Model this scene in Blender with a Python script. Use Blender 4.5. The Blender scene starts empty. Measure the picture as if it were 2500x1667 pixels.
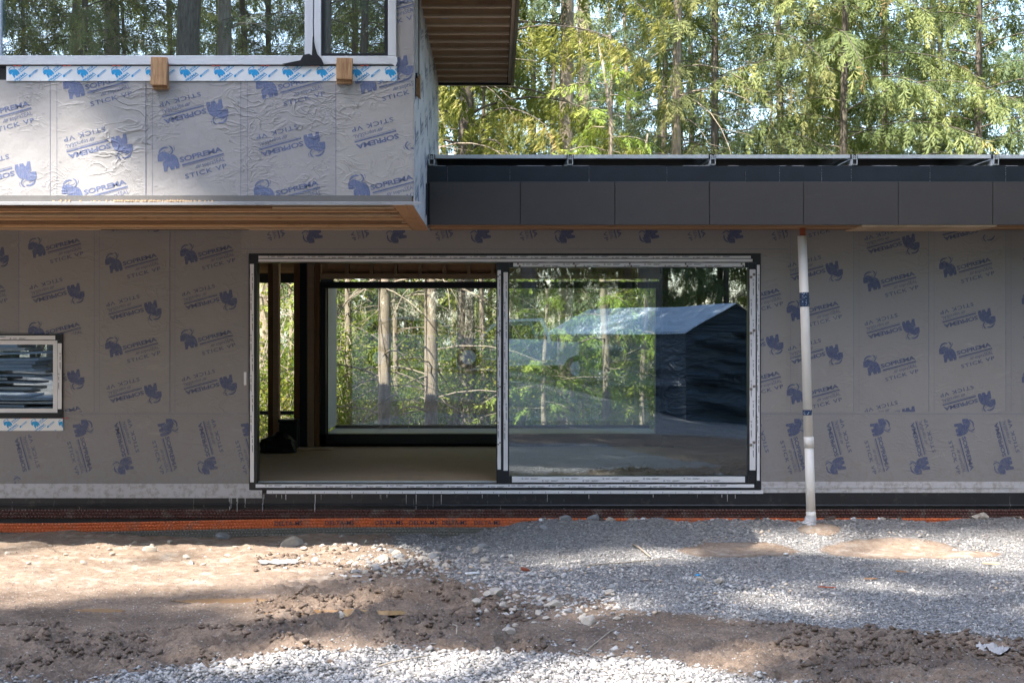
import bpy, bmesh, math, random
import numpy as np
from mathutils import Vector, Matrix
R = math.radians
rng = np.random.default_rng(7)
random.seed(7)
scene = bpy.context.scene
col = scene.collection

# ------------------------------------------------------------------ camera
F = 3290.0                      # focal length in source pixels (2500 wide)
VX, VY = 1210.0, 820.0          # vanishing point in source pixels
CAMY, CAMZ = -14.0, 2.0
cam = bpy.data.cameras.new('camera')
cam.sensor_width = 36.0
cam.lens = F / 2500 * 36.0
cam.shift_x = (1250 - VX) / 2500
cam.shift_y = -(833.5 - VY) / 2500
cam.clip_start, cam.clip_end = 0.1, 2000
co = bpy.data.objects.new('camera', cam); col.objects.link(co)
co.location = (0, CAMY, CAMZ); co.rotation_euler = (R(90), 0, 0)
scene.camera = co
# ------------------------------------------------------------------ light
TOSUN = Vector((-0.7, -1.0, 1.6)).normalized()
w = bpy.data.worlds.new('World'); scene.world = w; w.use_nodes = True
nt = w.node_tree; nt.nodes.clear()
sky = nt.nodes.new('ShaderNodeTexSky'); sky.sky_type = 'NISHITA'; sky.sun_disc = False
sky.sun_elevation = math.asin(TOSUN.z)
sky.sun_rotation = math.atan2(TOSUN.x, TOSUN.y) % (2 * math.pi)
sky.air_density = 1.0; sky.dust_density = 1.5; sky.ozone_density = 1.0
bg = nt.nodes.new('ShaderNodeBackground'); bg.inputs[1].default_value = 0.15
out = nt.nodes.new('ShaderNodeOutputWorld')
nt.links.new(sky.outputs[0], bg.inputs[0]); nt.links.new(bg.outputs[0], out.inputs[0])
sl = bpy.data.lights.new('sun', 'SUN'); sl.energy = 2.8; sl.angle = R(0.53); sl.color = (1.0, 0.94, 0.86)
so = bpy.data.objects.new('sun', sl); col.objects.link(so)
so.rotation_euler = TOSUN.to_track_quat('Z', 'Y').to_euler()
so.location = (-20, -30, 45)
vs = scene.view_settings
vs.view_transform = 'Standard'; vs.look = 'None'; vs.gamma = 1; vs.use_curve_mapping = False
vs.exposure = 2.32
scene.cycles.max_bounces = 8
scene.cycles.transparent_max_bounces = 12
scene.cycles.use_denoising = True

# ------------------------------------------------------------------ helpers
def WX(px, d): return (px - VX) * d / F
def WZ(py, d): return CAMZ + (VY - py) * d / F
def D(y): return y - CAMY

class MB:
    def __init__(s): s.v = []; s.f = []
    def quad(s, a, b, c, d):
        n = len(s.v); s.v += [a, b, c, d]; s.f.append((n, n+1, n+2, n+3)); return s
    def box(s, x0, x1, y0, y1, z0, z1):
        n = len(s.v)
        s.v += [(x0,y0,z0),(x1,y0,z0),(x1,y1,z0),(x0,y1,z0),(x0,y0,z1),(x1,y0,z1),(x1,y1,z1),(x0,y1,z1)]
        s.f += [(n,n+3,n+2,n+1),(n+4,n+5,n+6,n+7),(n,n+1,n+5,n+4),(n+1,n+2,n+6,n+5),(n+2,n+3,n+7,n+6),(n+3,n,n+4,n+7)]
        return s
    def tube(s, pts, rad, n=10, cap=True):
        pts = [Vector(p) for p in pts]
        rr = rad if hasattr(rad, '__len__') else [rad]*len(pts)
        base = len(s.v); up = Vector((0.31, 0.17, 0.93))
        for i, p in enumerate(pts):
            t = (pts[min(i+1, len(pts)-1)] - pts[max(i-1, 0)]).normalized()
            a = t.cross(up)
            if a.length < 1e-3: a = t.cross(Vector((1, 0, 0)))
            a.normalize(); b = t.cross(a)
            for k in range(n):
                an = 2*math.pi*k/n
                s.v.append(tuple(p + (a*math.cos(an) + b*math.sin(an))*rr[i]))
        for i in range(len(pts)-1):
            for k in range(n):
                q = base+i*n
                s.f.append((q+k, q+(k+1) % n, q+n+(k+1) % n, q+n+k))
        if cap:
            s.f.append(tuple(base+k for k in range(n))[::-1])
            s.f.append(tuple(base+(len(pts)-1)*n+k for k in range(n)))
        return s
    def prism(s, poly, y0, y1):            # polygon of (x,z), extruded in y
        n = len(s.v); m = len(poly)
        s.v += [(x, y0, z) for x, z in poly] + [(x, y1, z) for x, z in poly]
        s.f.append(tuple(range(n, n+m))); s.f.append(tuple(range(n+2*m-1, n+m-1, -1)))
        for i in range(m):
            j = (i+1) % m
            s.f.append((n+i, n+m+i, n+m+j, n+j))
        return s

def obj(name, mb, mat, parent=None, smooth=False, bevel=0):
    me = bpy.data.meshes.new(name); me.from_pydata(mb.v, [], mb.f)
    bm = bmesh.new(); bm.from_mesh(me)
    bmesh.ops.recalc_face_normals(bm, faces=bm.faces)
    if bevel:
        bmesh.ops.bevel(bm, geom=list(bm.edges), offset=bevel, segments=1, affect='EDGES')
    bm.to_mesh(me); bm.free()
    if mat: me.materials.append(mat)
    if smooth:
        for p in me.polygons: p.use_smooth = True
    o = bpy.data.objects.new(name, me); col.objects.link(o)
    if parent: o.parent = parent
    return o

def npmesh(name, v, tri, mat, parent=None, tint=None, smooth=False, attrs=None):
    me = bpy.data.meshes.new(name)
    v = np.ascontiguousarray(v, dtype=np.float32); tri = np.ascontiguousarray(tri, dtype=np.int32)
    k = tri.shape[1]; nf = len(tri)
    me.vertices.add(len(v)); me.vertices.foreach_set('co', v.ravel())
    me.loops.add(nf*k); me.loops.foreach_set('vertex_index', tri.ravel())
    me.polygons.add(nf); me.polygons.foreach_set('loop_start', np.arange(nf, dtype=np.int32)*k)
    if smooth: me.polygons.foreach_set('use_smooth', np.ones(nf, dtype=bool))
    for nm, arr in (attrs or {}).items():
        a = me.attributes.new(nm, 'FLOAT', 'POINT'); a.data.foreach_set('value', np.ascontiguousarray(arr, dtype=np.float32))
    if tint is not None:
        a = me.attributes.new('tint', 'FLOAT', 'POINT'); a.data.foreach_set('value', np.ascontiguousarray(tint, dtype=np.float32))
    me.update(); me.validate()
    if mat: me.materials.append(mat)
    o = bpy.data.objects.new(name, me); col.objects.link(o)
    if parent: o.parent = parent
    return o

def tag(o, label=None, cat=None, group=None, kind=None):
    if label: o['label'] = label
    if cat: o['category'] = cat
    if group: o['group'] = group
    if kind: o['kind'] = kind
    return o

def empty(name, loc=(0, 0, 0), label=None, cat=None, group=None, parent=None, rz=0):
    o = bpy.data.objects.new(name, None); col.objects.link(o); o.location = loc
    o.rotation_euler = (0, 0, rz); o.empty_display_size = 0.2
    if parent: o.parent = parent
    return tag(o, label, cat, group)

def copy_tree(o, parent=None):
    c = o.copy(); col.objects.link(c); c.parent = parent
    for ch in o.children: copy_tree(ch, c)
    return c

# ------------------------------------------------------------------ materials
class N:
    def __init__(s, name):
        s.m = bpy.data.materials.new(name); s.m.use_nodes = True
        s.t = s.m.node_tree; s.t.nodes.clear()
        s.out = s.t.nodes.new('ShaderNodeOutputMaterial')
        s.b = s.t.nodes.new('ShaderNodeBsdfPrincipled')
        s.t.links.new(s.b.outputs[0], s.out.inputs[0])
    def n(s, ty, **kw):
        x = s.t.nodes.new('ShaderNode'+ty)
        for k, v in kw.items():
            if k.startswith('i_'):
                key = k[2:]; key = int(key) if key.isdigit() else key.replace('_', ' ')
                if hasattr(v, 'bl_idname') or isinstance(v, bpy.types.NodeSocket): s.t.links.new(v, x.inputs[key])
                else: x.inputs[key].default_value = v
            else: setattr(x, k, v)
        return x
    def link(s, a, b): s.t.links.new(a, b)
    def coords(s, world=True):
        if world: return s.n('NewGeometry').outputs['Position']
        return s.n('TexCoord').outputs['Object']
    def mapped(s, sc, world=True, loc=(0, 0, 0)):
        return s.n('Mapping', i_Vector=s.coords(world), i_Scale=sc, i_Location=loc).outputs[0]
    def noise(s, vec, scale, detail=4, rough=0.55, dist=0):
        return s.n('TexNoise', i_Vector=vec, i_Scale=scale, i_Detail=detail, i_Roughness=rough, i_Distortion=dist).outputs[0]
    def ramp(s, fac, stops, interp='LINEAR'):
        r = s.n('ValToRGB'); s.link(fac, r.inputs[0]); e = r.color_ramp; e.interpolation = interp
        while len(e.elements) > 1: e.elements.remove(e.elements[0])
        e.elements[0].position = stops[0][0]; e.elements[0].color = (*stops[0][1], 1) if hasattr(stops[0][1], '__len__') else (stops[0][1],)*3+(1,)
        for p, c in stops[1:]:
            el = e.elements.new(p); el.color = (*c, 1) if hasattr(c, '__len__') else (c, c, c, 1)
        return r.outputs[0]
    def mix(s, fac, a, b, mode='MIX'):
        x = s.n('Mix', data_type='RGBA', blend_type=mode)
        for sock, v in ((x.inputs[0], fac), (x.inputs[6], a), (x.inputs[7], b)):
            if isinstance(v, bpy.types.NodeSocket): s.link(v, sock)
            elif hasattr(v, '__len__'): sock.default_value = (*v, 1) if len(v) == 3 else v
            else: sock.default_value = v
        return x.outputs[2]
    def math(s, op, a, b=0.0, clamp=False):
        x = s.n('Math', operation=op, use_clamp=clamp)
        for sock, v in ((x.inputs[0], a), (x.inputs[1], b)):
            if isinstance(v, bpy.types.NodeSocket): s.link(v, sock)
            else: sock.default_value = v
        return x.outputs[0]
    def bump(s, h, strength=0.5, dist=0.01, prev=None):
        b = s.n('Bump', i_Height=h, i_Strength=strength, i_Distance=dist)
        if prev is not None: s.link(prev, b.inputs['Normal'])
        return b.outputs[0]
    def set(s, color=None, rough=None, metal=None, normal=None, spec=None):
        for key, v in (('Base Color', color), ('Roughness', rough), ('Metallic', metal), ('Normal', normal), ('Specular IOR Level', spec)):
            if v is None: continue
            if isinstance(v, bpy.types.NodeSocket): s.link(v, s.b.inputs[key])
            elif hasattr(v, '__len__'): s.b.inputs[key].default_value = (*v, 1)
            else: s.b.inputs[key].default_value = v
        return s.m

def plain(name, color, rough=0.6, metal=0.0, var=0.12, scale=14, spec=0.4, bumpd=0.0):
    a = N(name); v = a.mapped((1, 1, 1))
    n = a.noise(v, scale, 5)
    c = a.mix(n, tuple(x*(1-var) for x in color), tuple(min(1, x*(1+var)) for x in color))
    nm = a.bump(a.noise(v, scale*9, 3), 0.4, bumpd) if bumpd else None
    return a.set(c, rough, metal, nm, spec)

def membrane(name, base, ink=False, wr=0.0):
    a = N(name); p = a.coords()
    fine = a.noise(p, 260, 2, 0.7)
    fib = a.noise(a.mapped((1, 1, 0.3)), 120, 3, 0.6)
    big = a.noise(p, 1.3, 4)
    dirt = a.noise(p, 7, 5, 0.65)
    c0 = tuple(x*0.86 for x in base); c1 = tuple(x*1.1 for x in base)
    c = a.mix(a.math('MULTIPLY', a.math('ADD', big, fine), 0.5), c0, c1)
    c = a.mix(a.ramp(dirt, [(0.62, 0.0), (0.8, 0.22)]), c, (0.25, 0.2, 0.16))
    if not ink:
        oi = a.n('ObjectInfo').outputs['Random']
        c = a.mix(1.0, c, a.ramp(oi, [(0, (0.86, 0.86, 0.88)), (1, (1.06, 1.04, 1.0))]), 'MULTIPLY')
    if ink:
        worn = a.ramp(a.math('ADD', a.math('MULTIPLY', fib, 0.6), a.math('MULTIPLY', a.noise(p, 35, 4, 0.7), 0.4)), [(0.3, 0.92), (0.62, 0.62)])
        c = a.mix(worn, c, ink)
    zz_ = a.n('SeparateXYZ'); a.link(p, zz_.inputs[0])
    spl = a.math('MULTIPLY', a.ramp(zz_.outputs[2], [(0.45, 0.85), (1.0, 0.0)]), a.ramp(a.noise(p, 16, 7, 0.75), [(0.48, 0.0), (0.62, 0.7)]))
    c = a.mix(spl, c, (0.24, 0.20, 0.165))
    scf = a.ramp(a.noise(a.mapped((1, 1, 3.5)), 2.4, 8, 0.72, 0.8), [(0.6, 0.0), (0.72, 0.35)])
    c = a.mix(scf, c, (0.40, 0.38, 0.35))
    # creases of the sheet: ridges where a warped noise crosses its middle, kept to patches
    m = a.mapped((1, 1, 2.1))
    w1 = a.noise(m, 4.2, 2, 0.5, 1.1)
    r1 = a.ramp(a.math('ABSOLUTE', a.math('SUBTRACT', w1, 0.5)), [(0.0, 1.0), (0.028, 0.35), (0.075, 0.0)], 'EASE')
    w2 = a.noise(a.mapped((1, 1, 1.7), loc=(3, 2, 5)), 6.0, 2, 0.5, 2.2)
    r2 = a.ramp(a.math('ABSOLUTE', a.math('SUBTRACT', w2, 0.47)), [(0.0, 1.0), (0.04, 0.3), (0.1, 0.0)], 'EASE')
    patch = a.ramp(a.noise(p, 1.9, 3), [(0.46, 0.0), (0.64, 1.0)])
    patch2 = a.ramp(a.noise(a.mapped((1, 1, 1), loc=(9, 1, 4)), 2.6, 4), [(0.5, 0.0), (0.66, 1.0)])
    h = a.math('ADD', a.math('MULTIPLY', r1, patch), a.math('MULTIPLY', a.math('MULTIPLY', r2, patch2), 0.6))
    h = a.math('ADD', h, a.math('MULTIPLY', a.noise(p, 2.6, 4), 3.0))
    nm = a.bump(h, 0.9, 0.012*wr + 0.0008)
    nm = a.bump(a.math('ADD', fine, fib), 0.35, 0.0012, nm)
    return a.set(c, 0.62, 0, nm, 0.35)

BASE = (0.275, 0.265, 0.264)
INK = (0.028, 0.052, 0.155)
M = {}
M['mem'] = membrane('membrane grey', BASE, wr=0.2)
M['memw'] = membrane('membrane grey creased', (0.37, 0.36, 0.36), wr=0.6)  # same membrane in lighter grey, the brighter light put into the colour
M['ink'] = membrane('membrane print', BASE, INK, 0.2)
M['inkw'] = membrane('membrane print creased', (0.37, 0.36, 0.36), (0.05, 0.09, 0.24), 0.6)
M['inkline'] = plain('ink line', (0.12, 0.14, 0.24), 0.6)
M['base'] = membrane('base strip pale', (0.56, 0.55, 0.57), wr=0.25)
M['film'] = plain('protective film white', (0.72, 0.72, 0.74), 0.35, var=0.05, scale=5, bumpd=0.004)
M['filmprint'] = plain('film print', (0.05, 0.05, 0.07), 0.5)
M['filmbrown'] = plain('film square', (0.2, 0.16, 0.14), 0.5)
M['black'] = plain('black tape', (0.014, 0.014, 0.016), 0.45, var=0.3, scale=10, bumpd=0.004)
M['frame'] = plain('anthracite frame', (0.018, 0.02, 0.024), 0.35, 0.0)
M['tape'] = plain('white sill tape', (0.78, 0.79, 0.8), 0.35, var=0.04, bumpd=0.003)
M['tapeblue'] = plain('tape print', (0.03, 0.33, 0.66), 0.45, var=0.1)
M['winfilm'] = plain('window film', (0.66, 0.68, 0.71), 0.4, var=0.06, scale=3, bumpd=0.006)
M['red'] = plain('red clip', (0.6, 0.05, 0.03), 0.5)
M['steel'] = plain('galvanised', (0.36, 0.36, 0.37), 0.45, 0.35, 0.1)
M['alu'] = plain('aluminium', (0.62, 0.66, 0.68), 0.4, 0.25, 0.05)
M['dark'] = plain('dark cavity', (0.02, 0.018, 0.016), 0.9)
M['pvc'] = plain('pvc white', (0.74, 0.71, 0.67), 0.42, var=0.06, scale=6, bumpd=0.002)
M['boot'] = plain('grey plastic wrap', (0.55, 0.55, 0.57), 0.45, var=0.2, scale=30, bumpd=0.01)
M['rust'] = plain('rust red stub', (0.28, 0.07, 0.03), 0.6, var=0.35)
a = N('charcoal cladding'); p_ = a.coords(); n_ = a.noise(p_, 1.6, 2)
c_ = a.mix(a.noise(p_, 5, 6, 0.7), (0.052, 0.047, 0.046), (0.068, 0.061, 0.059)); c_ = a.mix(a.ramp(a.noise(a.mapped((1, 1, 5)), 3, 6, .75), [(0.6, 0.0), (0.8, 0.3)]), c_, (0.12, 0.11, 0.10))
M['panel'] = a.set(c_, a.ramp(a.noise(p_, 4, 4), [(0.3, 0.42), (0.7, 0.6)]), 0, a.bump(a.noise(p_, 260, 2), .3, .0006, a.bump(n_, 1, .01)), 0.45)

def wood(name, c0, c1, axis=0, scale=1.0, dirt=0.25):
    a = N(name)
    sc = [14, 14, 14]; sc[axis] = 1.1
    v = a.n('Mapping', i_Vector=a.coords(False), i_Scale=tuple(s*scale for s in sc)).outputs[0]
    oi = a.n('ObjectInfo').outputs['Random']
    vv = a.n('VectorMath', operation='ADD'); a.link(v, vv.inputs[0])
    cb = a.n('CombineXYZ', i_X=a.math('MULTIPLY', oi, 40.0), i_Y=a.math('MULTIPLY', oi, 23.0)); a.link(cb.outputs[0], vv.inputs[1])
    g = a.noise(vv.outputs[0], 2.2, 6, 0.6, 1.6)
    c = a.mix(a.ramp(g, [(0.3, 0.0), (0.7, 1.0)]), c0, c1)
    c = a.mix(a.math('MULTIPLY', oi, 0.5), c, tuple(x*0.6 for x in c0))
    d = a.noise(a.coords(), 5, 5, 0.7)
    c = a.mix(a.ramp(d, [(0.55, 0.0), (0.8, dirt*2)]), c, (0.07, 0.045, 0.03))
    return a.set(c, 0.65, 0, a.bump(g, 0.5, 0.002), 0.3)
M['wood'] = wood('framing timber', (0.34, 0.18, 0.09), (0.52, 0.31, 0.165))
M['woodl'] = wood('joist timber', (0.64, 0.36, 0.18), (0.80, 0.52, 0.29))
M['woodz'] = wood('stud timber', (0.26, 0.13, 0.06), (0.42, 0.23, 0.11), 2)
M['woody'] = wood('side timber', (0.36, 0.2, 0.1), (0.52, 0.31, 0.17), 1)
M['pale'] = wood('pale board', (0.62, 0.42, 0.25), (0.74, 0.54, 0.35), 0, dirt=0.1)
M['paley'] = wood('pale soffit board', (0.46, 0.32, 0.2), (0.6, 0.44, 0.29), 1, dirt=0.1)
M['block'] = wood('offcut', (0.30, 0.16, 0.08), (0.62, 0.38, 0.2), 2, 1.6, 0.1)
M['fascia_t'] = wood('weathered fascia timber', (0.17, 0.14, 0.08), (0.28, 0.23, 0.14), 1)
M['osb'] = wood('subfloor', (0.64, 0.44, 0.28), (0.78, 0.57, 0.38), 0, 0.7, 0.15)

def glass(name, tint, refl, rough=0.0, wav=0.0012):
    m = bpy.data.materials.new(name); m.use_nodes = True; t = m.node_tree; t.nodes.clear()
    o = t.nodes.new('ShaderNodeOutputMaterial'); mx = t.nodes.new('ShaderNodeMixShader')
    tr = t.nodes.new('ShaderNodeBsdfTransparent'); gl = t.nodes.new('ShaderNodeBsdfGlossy')
    tr.inputs[0].default_value = (*tint, 1); gl.inputs['Roughness'].default_value = rough
    gl.inputs['Color'].default_value = (0.86, 0.95, 1.0, 1)
    fr = t.nodes.new('ShaderNodeFresnel'); fr.inputs[0].default_value = 1.5
    ad = t.nodes.new('ShaderNodeMath'); ad.operation = 'ADD'; ad.use_clamp = True; ad.inputs[1].default_value = refl-0.04
    g = t.nodes.new('ShaderNodeNewGeometry')
    nz = t.nodes.new('ShaderNodeTexNoise'); nz.inputs['Scale'].default_value = 1.1; nz.inputs['Detail'].default_value = 1
    t.links.new(g.outputs['Position'], nz.inputs['Vector'])
    bp = t.nodes.new('ShaderNodeBump'); bp.inputs['Distance'].default_value = wav; bp.inputs['Strength'].default_value = 1
    t.links.new(nz.outputs[0], bp.inputs['Height']); t.links.new(bp.outputs[0], gl.inputs['Normal'])
    t.links.new(fr.outputs[0], ad.inputs[0]); t.links.new(ad.outputs[0], mx.inputs[0])
    t.links.new(tr.outputs[0], mx.inputs[1]); t.links.new(gl.outputs[0], mx.inputs[2]); t.links.new(mx.outputs[0], o.inputs[0])
    return m
M['glass'] = glass('coated glass', (0.88, 0.97, 0.94), 0.28)
M['glassb'] = glass('rear glass', (0.90, 0.95, 0.93), 0.20)
M['glassu'] = glass('upper glass', (0.30, 0.34, 0.34), 0.42)

def foundation():
    a = N('black foundation membrane'); p = a.coords()
    n = a.noise(p, 3.5, 6, 0.65)
    st = a.noise(a.mapped((16, 1, 0.8)), 2.0, 3, 0.6)
    drip = a.math('MULTIPLY', a.ramp(st, [(0.66, 0.0), (0.72, 0.8)]), a.ramp(a.noise(a.mapped((5, 1, 6)), 2.0, 4), [(0.48, 0.0), (0.6, 1.0)]))
    c = a.mix(n, (0.008, 0.009, 0.012), (0.03, 0.03, 0.034))
    c = a.mix(a.ramp(a.noise(p, 9, 5, 0.7), [(0.56, 0.0), (0.72, 0.45)]), c, (0.13, 0.11, 0.09))
    c = a.mix(drip, c, (0.34, 0.33, 0.31))
    return a.set(c, 0.42, 0, a.bump(n, 0.5, 0.006), 0.45)
M['found'] = foundation()
def orangeband(name, c1, c2):
    a = N(name); p = a.coords()
    n = a.noise(p, 6, 5, 0.7)
    c = a.mix(a.noise(p, 40, 3), c1, c2)
    c = a.mix(a.ramp(n, [(0.52, 0.0), (0.72, 0.75)]), c, (0.2, 0.17, 0.14))
    return a.set(c, 0.5, 0, None, 0.4)
M['orange'] = orangeband('orange dimple sheet', (0.58, 0.10, 0.025), (0.75, 0.2, 0.06))
M['brown'] = orangeband('brown dimple sheet', (0.045, 0.018, 0.014), (0.12, 0.04, 0.03))
M['greyd'] = orangeband('dusty dimple sheet', (0.13, 0.12, 0.1), (0.22, 0.2, 0.17))

def foliage(name, stops, trans=0.35):
    a = N(name)
    at = a.n('Attribute', attribute_name='tint').outputs['Fac']
    c = a.ramp(at, stops)
    oi = a.n('ObjectInfo').outputs['Random']
    hs = a.n('HueSaturation', i_Hue=a.math('ADD', 0.485, a.math('MULTIPLY', oi, 0.03)), i_Value=a.math('ADD', 0.85, a.math('MULTIPLY', oi, 0.3)), i_Color=c).outputs[0]
    a.set(hs, 0.55, 0, None, 0.25)
    tr = a.n('BsdfTranslucent'); a.link(a.mix(0.5, hs, (0.25, 0.3, 0.04)), tr.inputs[0])
    mx = a.n('MixShader'); mx.inputs[0].default_value = trans
    a.link(a.b.outputs[0], mx.inputs[1]); a.link(tr.outputs[0], mx.inputs[2]); a.link(mx.outputs[0], a.out.inputs[0])
    return a.m
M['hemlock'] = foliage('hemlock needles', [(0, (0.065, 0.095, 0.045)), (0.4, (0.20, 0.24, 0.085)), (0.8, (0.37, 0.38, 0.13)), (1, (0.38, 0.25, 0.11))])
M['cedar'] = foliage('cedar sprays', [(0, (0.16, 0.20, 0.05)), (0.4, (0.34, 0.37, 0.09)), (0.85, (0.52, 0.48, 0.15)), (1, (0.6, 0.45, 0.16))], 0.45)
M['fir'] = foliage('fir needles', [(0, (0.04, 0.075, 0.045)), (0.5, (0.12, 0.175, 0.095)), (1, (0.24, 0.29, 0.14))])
M['darkfir'] = foliage('shaded fir needles', [(0, (0.02, 0.045, 0.02)), (0.5, (0.05, 0.09, 0.035)), (1, (0.12, 0.17, 0.06))], .2)  # darker copy of the fir needles, backlit shade put into the colour
M['sapling'] = foliage('young hemlock needles', [(0, (0.2, 0.27, 0.05)), (0.5, (0.40, 0.48, 0.09)), (1, (0.6, 0.58, 0.14))], .45)
M['leaf'] = foliage('shrub leaves', [(0, (0.06, 0.12, 0.02)), (0.5, (0.16, 0.24, 0.035)), (1, (0.40, 0.36, 0.06))], 0.5)
def bark(name, c0, c1):
    a = N(name); v = a.mapped((9, 9, 1.6), False)
    n = a.noise(v, 2.0, 6, 0.7, 0.6)
    c = a.mix(a.ramp(n, [(0.3, 0.0), (0.7, 1.0)]), c0, c1)
    c = a.mix(a.ramp(a.noise(a.coords(False), 3, 4), [(0.55, 0.0), (0.75, 0.5)]), c, (0.14, 0.15, 0.09))
    return a.set(c, 0.85, 0, a.bump(n, 0.9, 0.02), 0.2)
M['bark'] = bark('grey brown bark', (0.08, 0.066, 0.052), (0.24, 0.205, 0.165))
M['barkpale'] = bark('pale bark', (0.22, 0.17, 0.12), (0.46, 0.39, 0.3))
M['twig'] = plain('bare twig', (0.34, 0.29, 0.23), 0.8, var=0.35, scale=20)

def groundmat():
    a = N('site ground'); p = a.coords()
    g = a.n('Attribute', attribute_name='gravel').outputs['Fac']
    dry = a.n('Attribute', attribute_name='dry').outputs['Fac']
    for_ = a.n('Attribute', attribute_name='forest').outputs['Fac']
    n1 = a.noise(p, 1.7, 6, 0.6); n2 = a.noise(p, 14, 6, 0.68); n3 = a.noise(p, 90, 3, 0.7)
    mud = a.mix(a.ramp(n1, [(0.35, 0.0), (0.65, 1.0)]), (0.135, 0.095, 0.068), (0.28, 0.205, 0.148))
    mud = a.mix(a.ramp(n2, [(0.3, 0.35), (0.5, 0.0)]), mud, (0.05, 0.036, 0.028))
    n4 = a.noise(p, 42, 7, 0.8)
    mud = a.mix(a.ramp(n4, [(0.36, 0.75), (0.5, 0.0)]), mud, (0.045, 0.032, 0.024))
    mud = a.mix(a.ramp(n4, [(0.53, 0.0), (0.66, 0.7)]), mud, (0.33, 0.25, 0.185))
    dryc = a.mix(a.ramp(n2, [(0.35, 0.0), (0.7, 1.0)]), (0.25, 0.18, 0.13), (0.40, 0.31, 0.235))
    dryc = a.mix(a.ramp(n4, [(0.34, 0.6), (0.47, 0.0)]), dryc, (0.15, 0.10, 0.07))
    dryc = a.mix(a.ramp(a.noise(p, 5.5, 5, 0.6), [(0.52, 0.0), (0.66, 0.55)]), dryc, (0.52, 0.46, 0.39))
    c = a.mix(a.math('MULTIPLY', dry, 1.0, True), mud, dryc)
    vo = a.n('TexVoronoi', i_Vector=p, i_Scale=55.0)
    gv = a.n('SeparateColor'); a.link(vo.outputs['Color'], gv.inputs[0])
    gr = a.mix(gv.outputs[0], (0.13, 0.128, 0.128), (0.38, 0.37, 0.36))
    gr = a.mix(a.ramp(n1, [(0.56, 0.0), (0.72, 0.35)]), gr, (0.26, 0.2, 0.15))
    c = a.mix(a.ramp(a.math('ADD', g, a.math('MULTIPLY', a.math('SUBTRACT', n2, 0.5), 0.9)), [(0.35, 0.0), (0.65, 1.0)]), c, gr)
    c = a.mix(for_, c, a.mix(n2, (0.05, 0.045, 0.02), (0.10, 0.10, 0.03)))
    rough = a.ramp(n1, [(0.38, 0.42), (0.6, 0.85)])
    nm = a.bump(a.math('ADD', n2, a.math('MULTIPLY', vo.outputs['Distance'], a.math('MULTIPLY', g, 1.4))), 0.7, 0.022)
    nm = a.bump(a.math('ADD', n3, a.noise(p, 38, 5, 0.75)), 0.9, 0.012, nm)
    return a.set(c, rough, 0, nm, 0.3)
M['ground'] = groundmat()
def stonemat(name, stops, dusty=(0.3, 0.25, 0.2)):
    a = N(name); at = a.n('Attribute', attribute_name='tint').outputs['Fac']
    c = a.ramp(at, stops); p = a.coords()
    c = a.mix(a.ramp(a.noise(p, 30, 4), [(0.45, 0.0), (0.75, 0.4)]), c, dusty)
    return a.set(c, 0.8, 0, a.bump(a.noise(p, 60, 4), 0.5, 0.006), 0.25)
M['gravel'] = stonemat('crushed gravel', [(0, (0.11, 0.108, 0.11)), (0.3, (0.2, 0.195, 0.19)), (0.5, (0.32, 0.31, 0.30)), (0.85, (0.5, 0.48, 0.46)), (1, (0.50, 0.38, 0.28))])
M['rock'] = plain('pale broken rock', (0.42, 0.37, 0.31), 0.85, var=0.3, scale=9, bumpd=0.02)
M['rockg'] = plain('grey rock', (0.25, 0.25, 0.25), 0.85, var=0.3, scale=9, bumpd=0.02)
M['clod'] = plain('mud clod', (0.13, 0.092, 0.068), 0.8, var=0.35, scale=12, bumpd=0.02)
M['puddle'] = N('muddy puddle').set((0.30, 0.18, 0.09), 0.06, 0, None, 0.5)
M['plastic'] = plain('torn plastic', (0.36, 0.35, 0.35), 0.4, var=0.2, scale=30, bumpd=0.006)

# ------------------------------------------------------------------ print stamp (emblem + lettering)
def text2d(s, offset=0.0, shear=0.0, spacing=1.0):
    c = bpy.data.curves.new('t', 'FONT'); c.body = s; c.size = 1; c.offset = offset; c.shear = shear
    c.space_character = spacing; c.resolution_u = 2
    o = bpy.data.objects.new('t', c); col.objects.link(o)
    dg = bpy.context.evaluated_depsgraph_get(); dg.update()
    me = bpy.data.meshes.new_from_object(o.evaluated_get(dg))
    v = [(p.co.x, p.co.y) for p in me.vertices]; f = [tuple(p.vertices) for p in me.polygons]
    bpy.data.objects.remove(o); bpy.data.curves.remove(c); bpy.data.meshes.remove(me)
    xs = [a for a, b in v]; ys = [b for a, b in v]
    return v, f, (min(xs), max(xs), min(ys), max(ys))
def place_text(dst, txt, p0, p1, h, keep_desc=False):
    """fit the text on the base line p0->p1 (y up), capital height h"""
    v, f, (x0, x1, y0, y1) = txt
    L = math.hypot(p1[0]-p0[0], p1[1]-p0[1]); ux, uy = (p1[0]-p0[0])/L, (p1[1]-p0[1])/L
    yb = 0.0 if keep_desc else y0
    sy = h/(y1-yb); sx = L/(x1-x0); n = len(dst[0])
    for a, b in v:
        X = (a-x0)*sx; Y = (b-yb)*sy
        dst[0].append((p0[0]+ux*X-uy*Y, p0[1]+uy*X+ux*Y))
    dst[1].extend([tuple(i+n for i in q) for q in f])
def poly(dst, pts):
    n = len(dst[0]); dst[0].extend(pts); dst[1].append(tuple(range(n, n+len(pts))))
K = 3454.5
def Z(x, y): return ((x-1080)/K, (660-y)/K)
BODY = [(85,440),(110,432),(150,395),(230,352),(330,378),(400,402),(430,432),(460,452),(500,430),(560,445),(620,500),(670,580),(700,680),(714,760),(706,830),(620,852),(592,770),(576,790),(582,860),(470,888),(435,812),(402,790),(376,830),(366,925),(275,938),(255,800),(232,682),(252,655),(308,612),(255,548),(248,552),(295,612),(200,640),(95,642),(83,540)]
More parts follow.
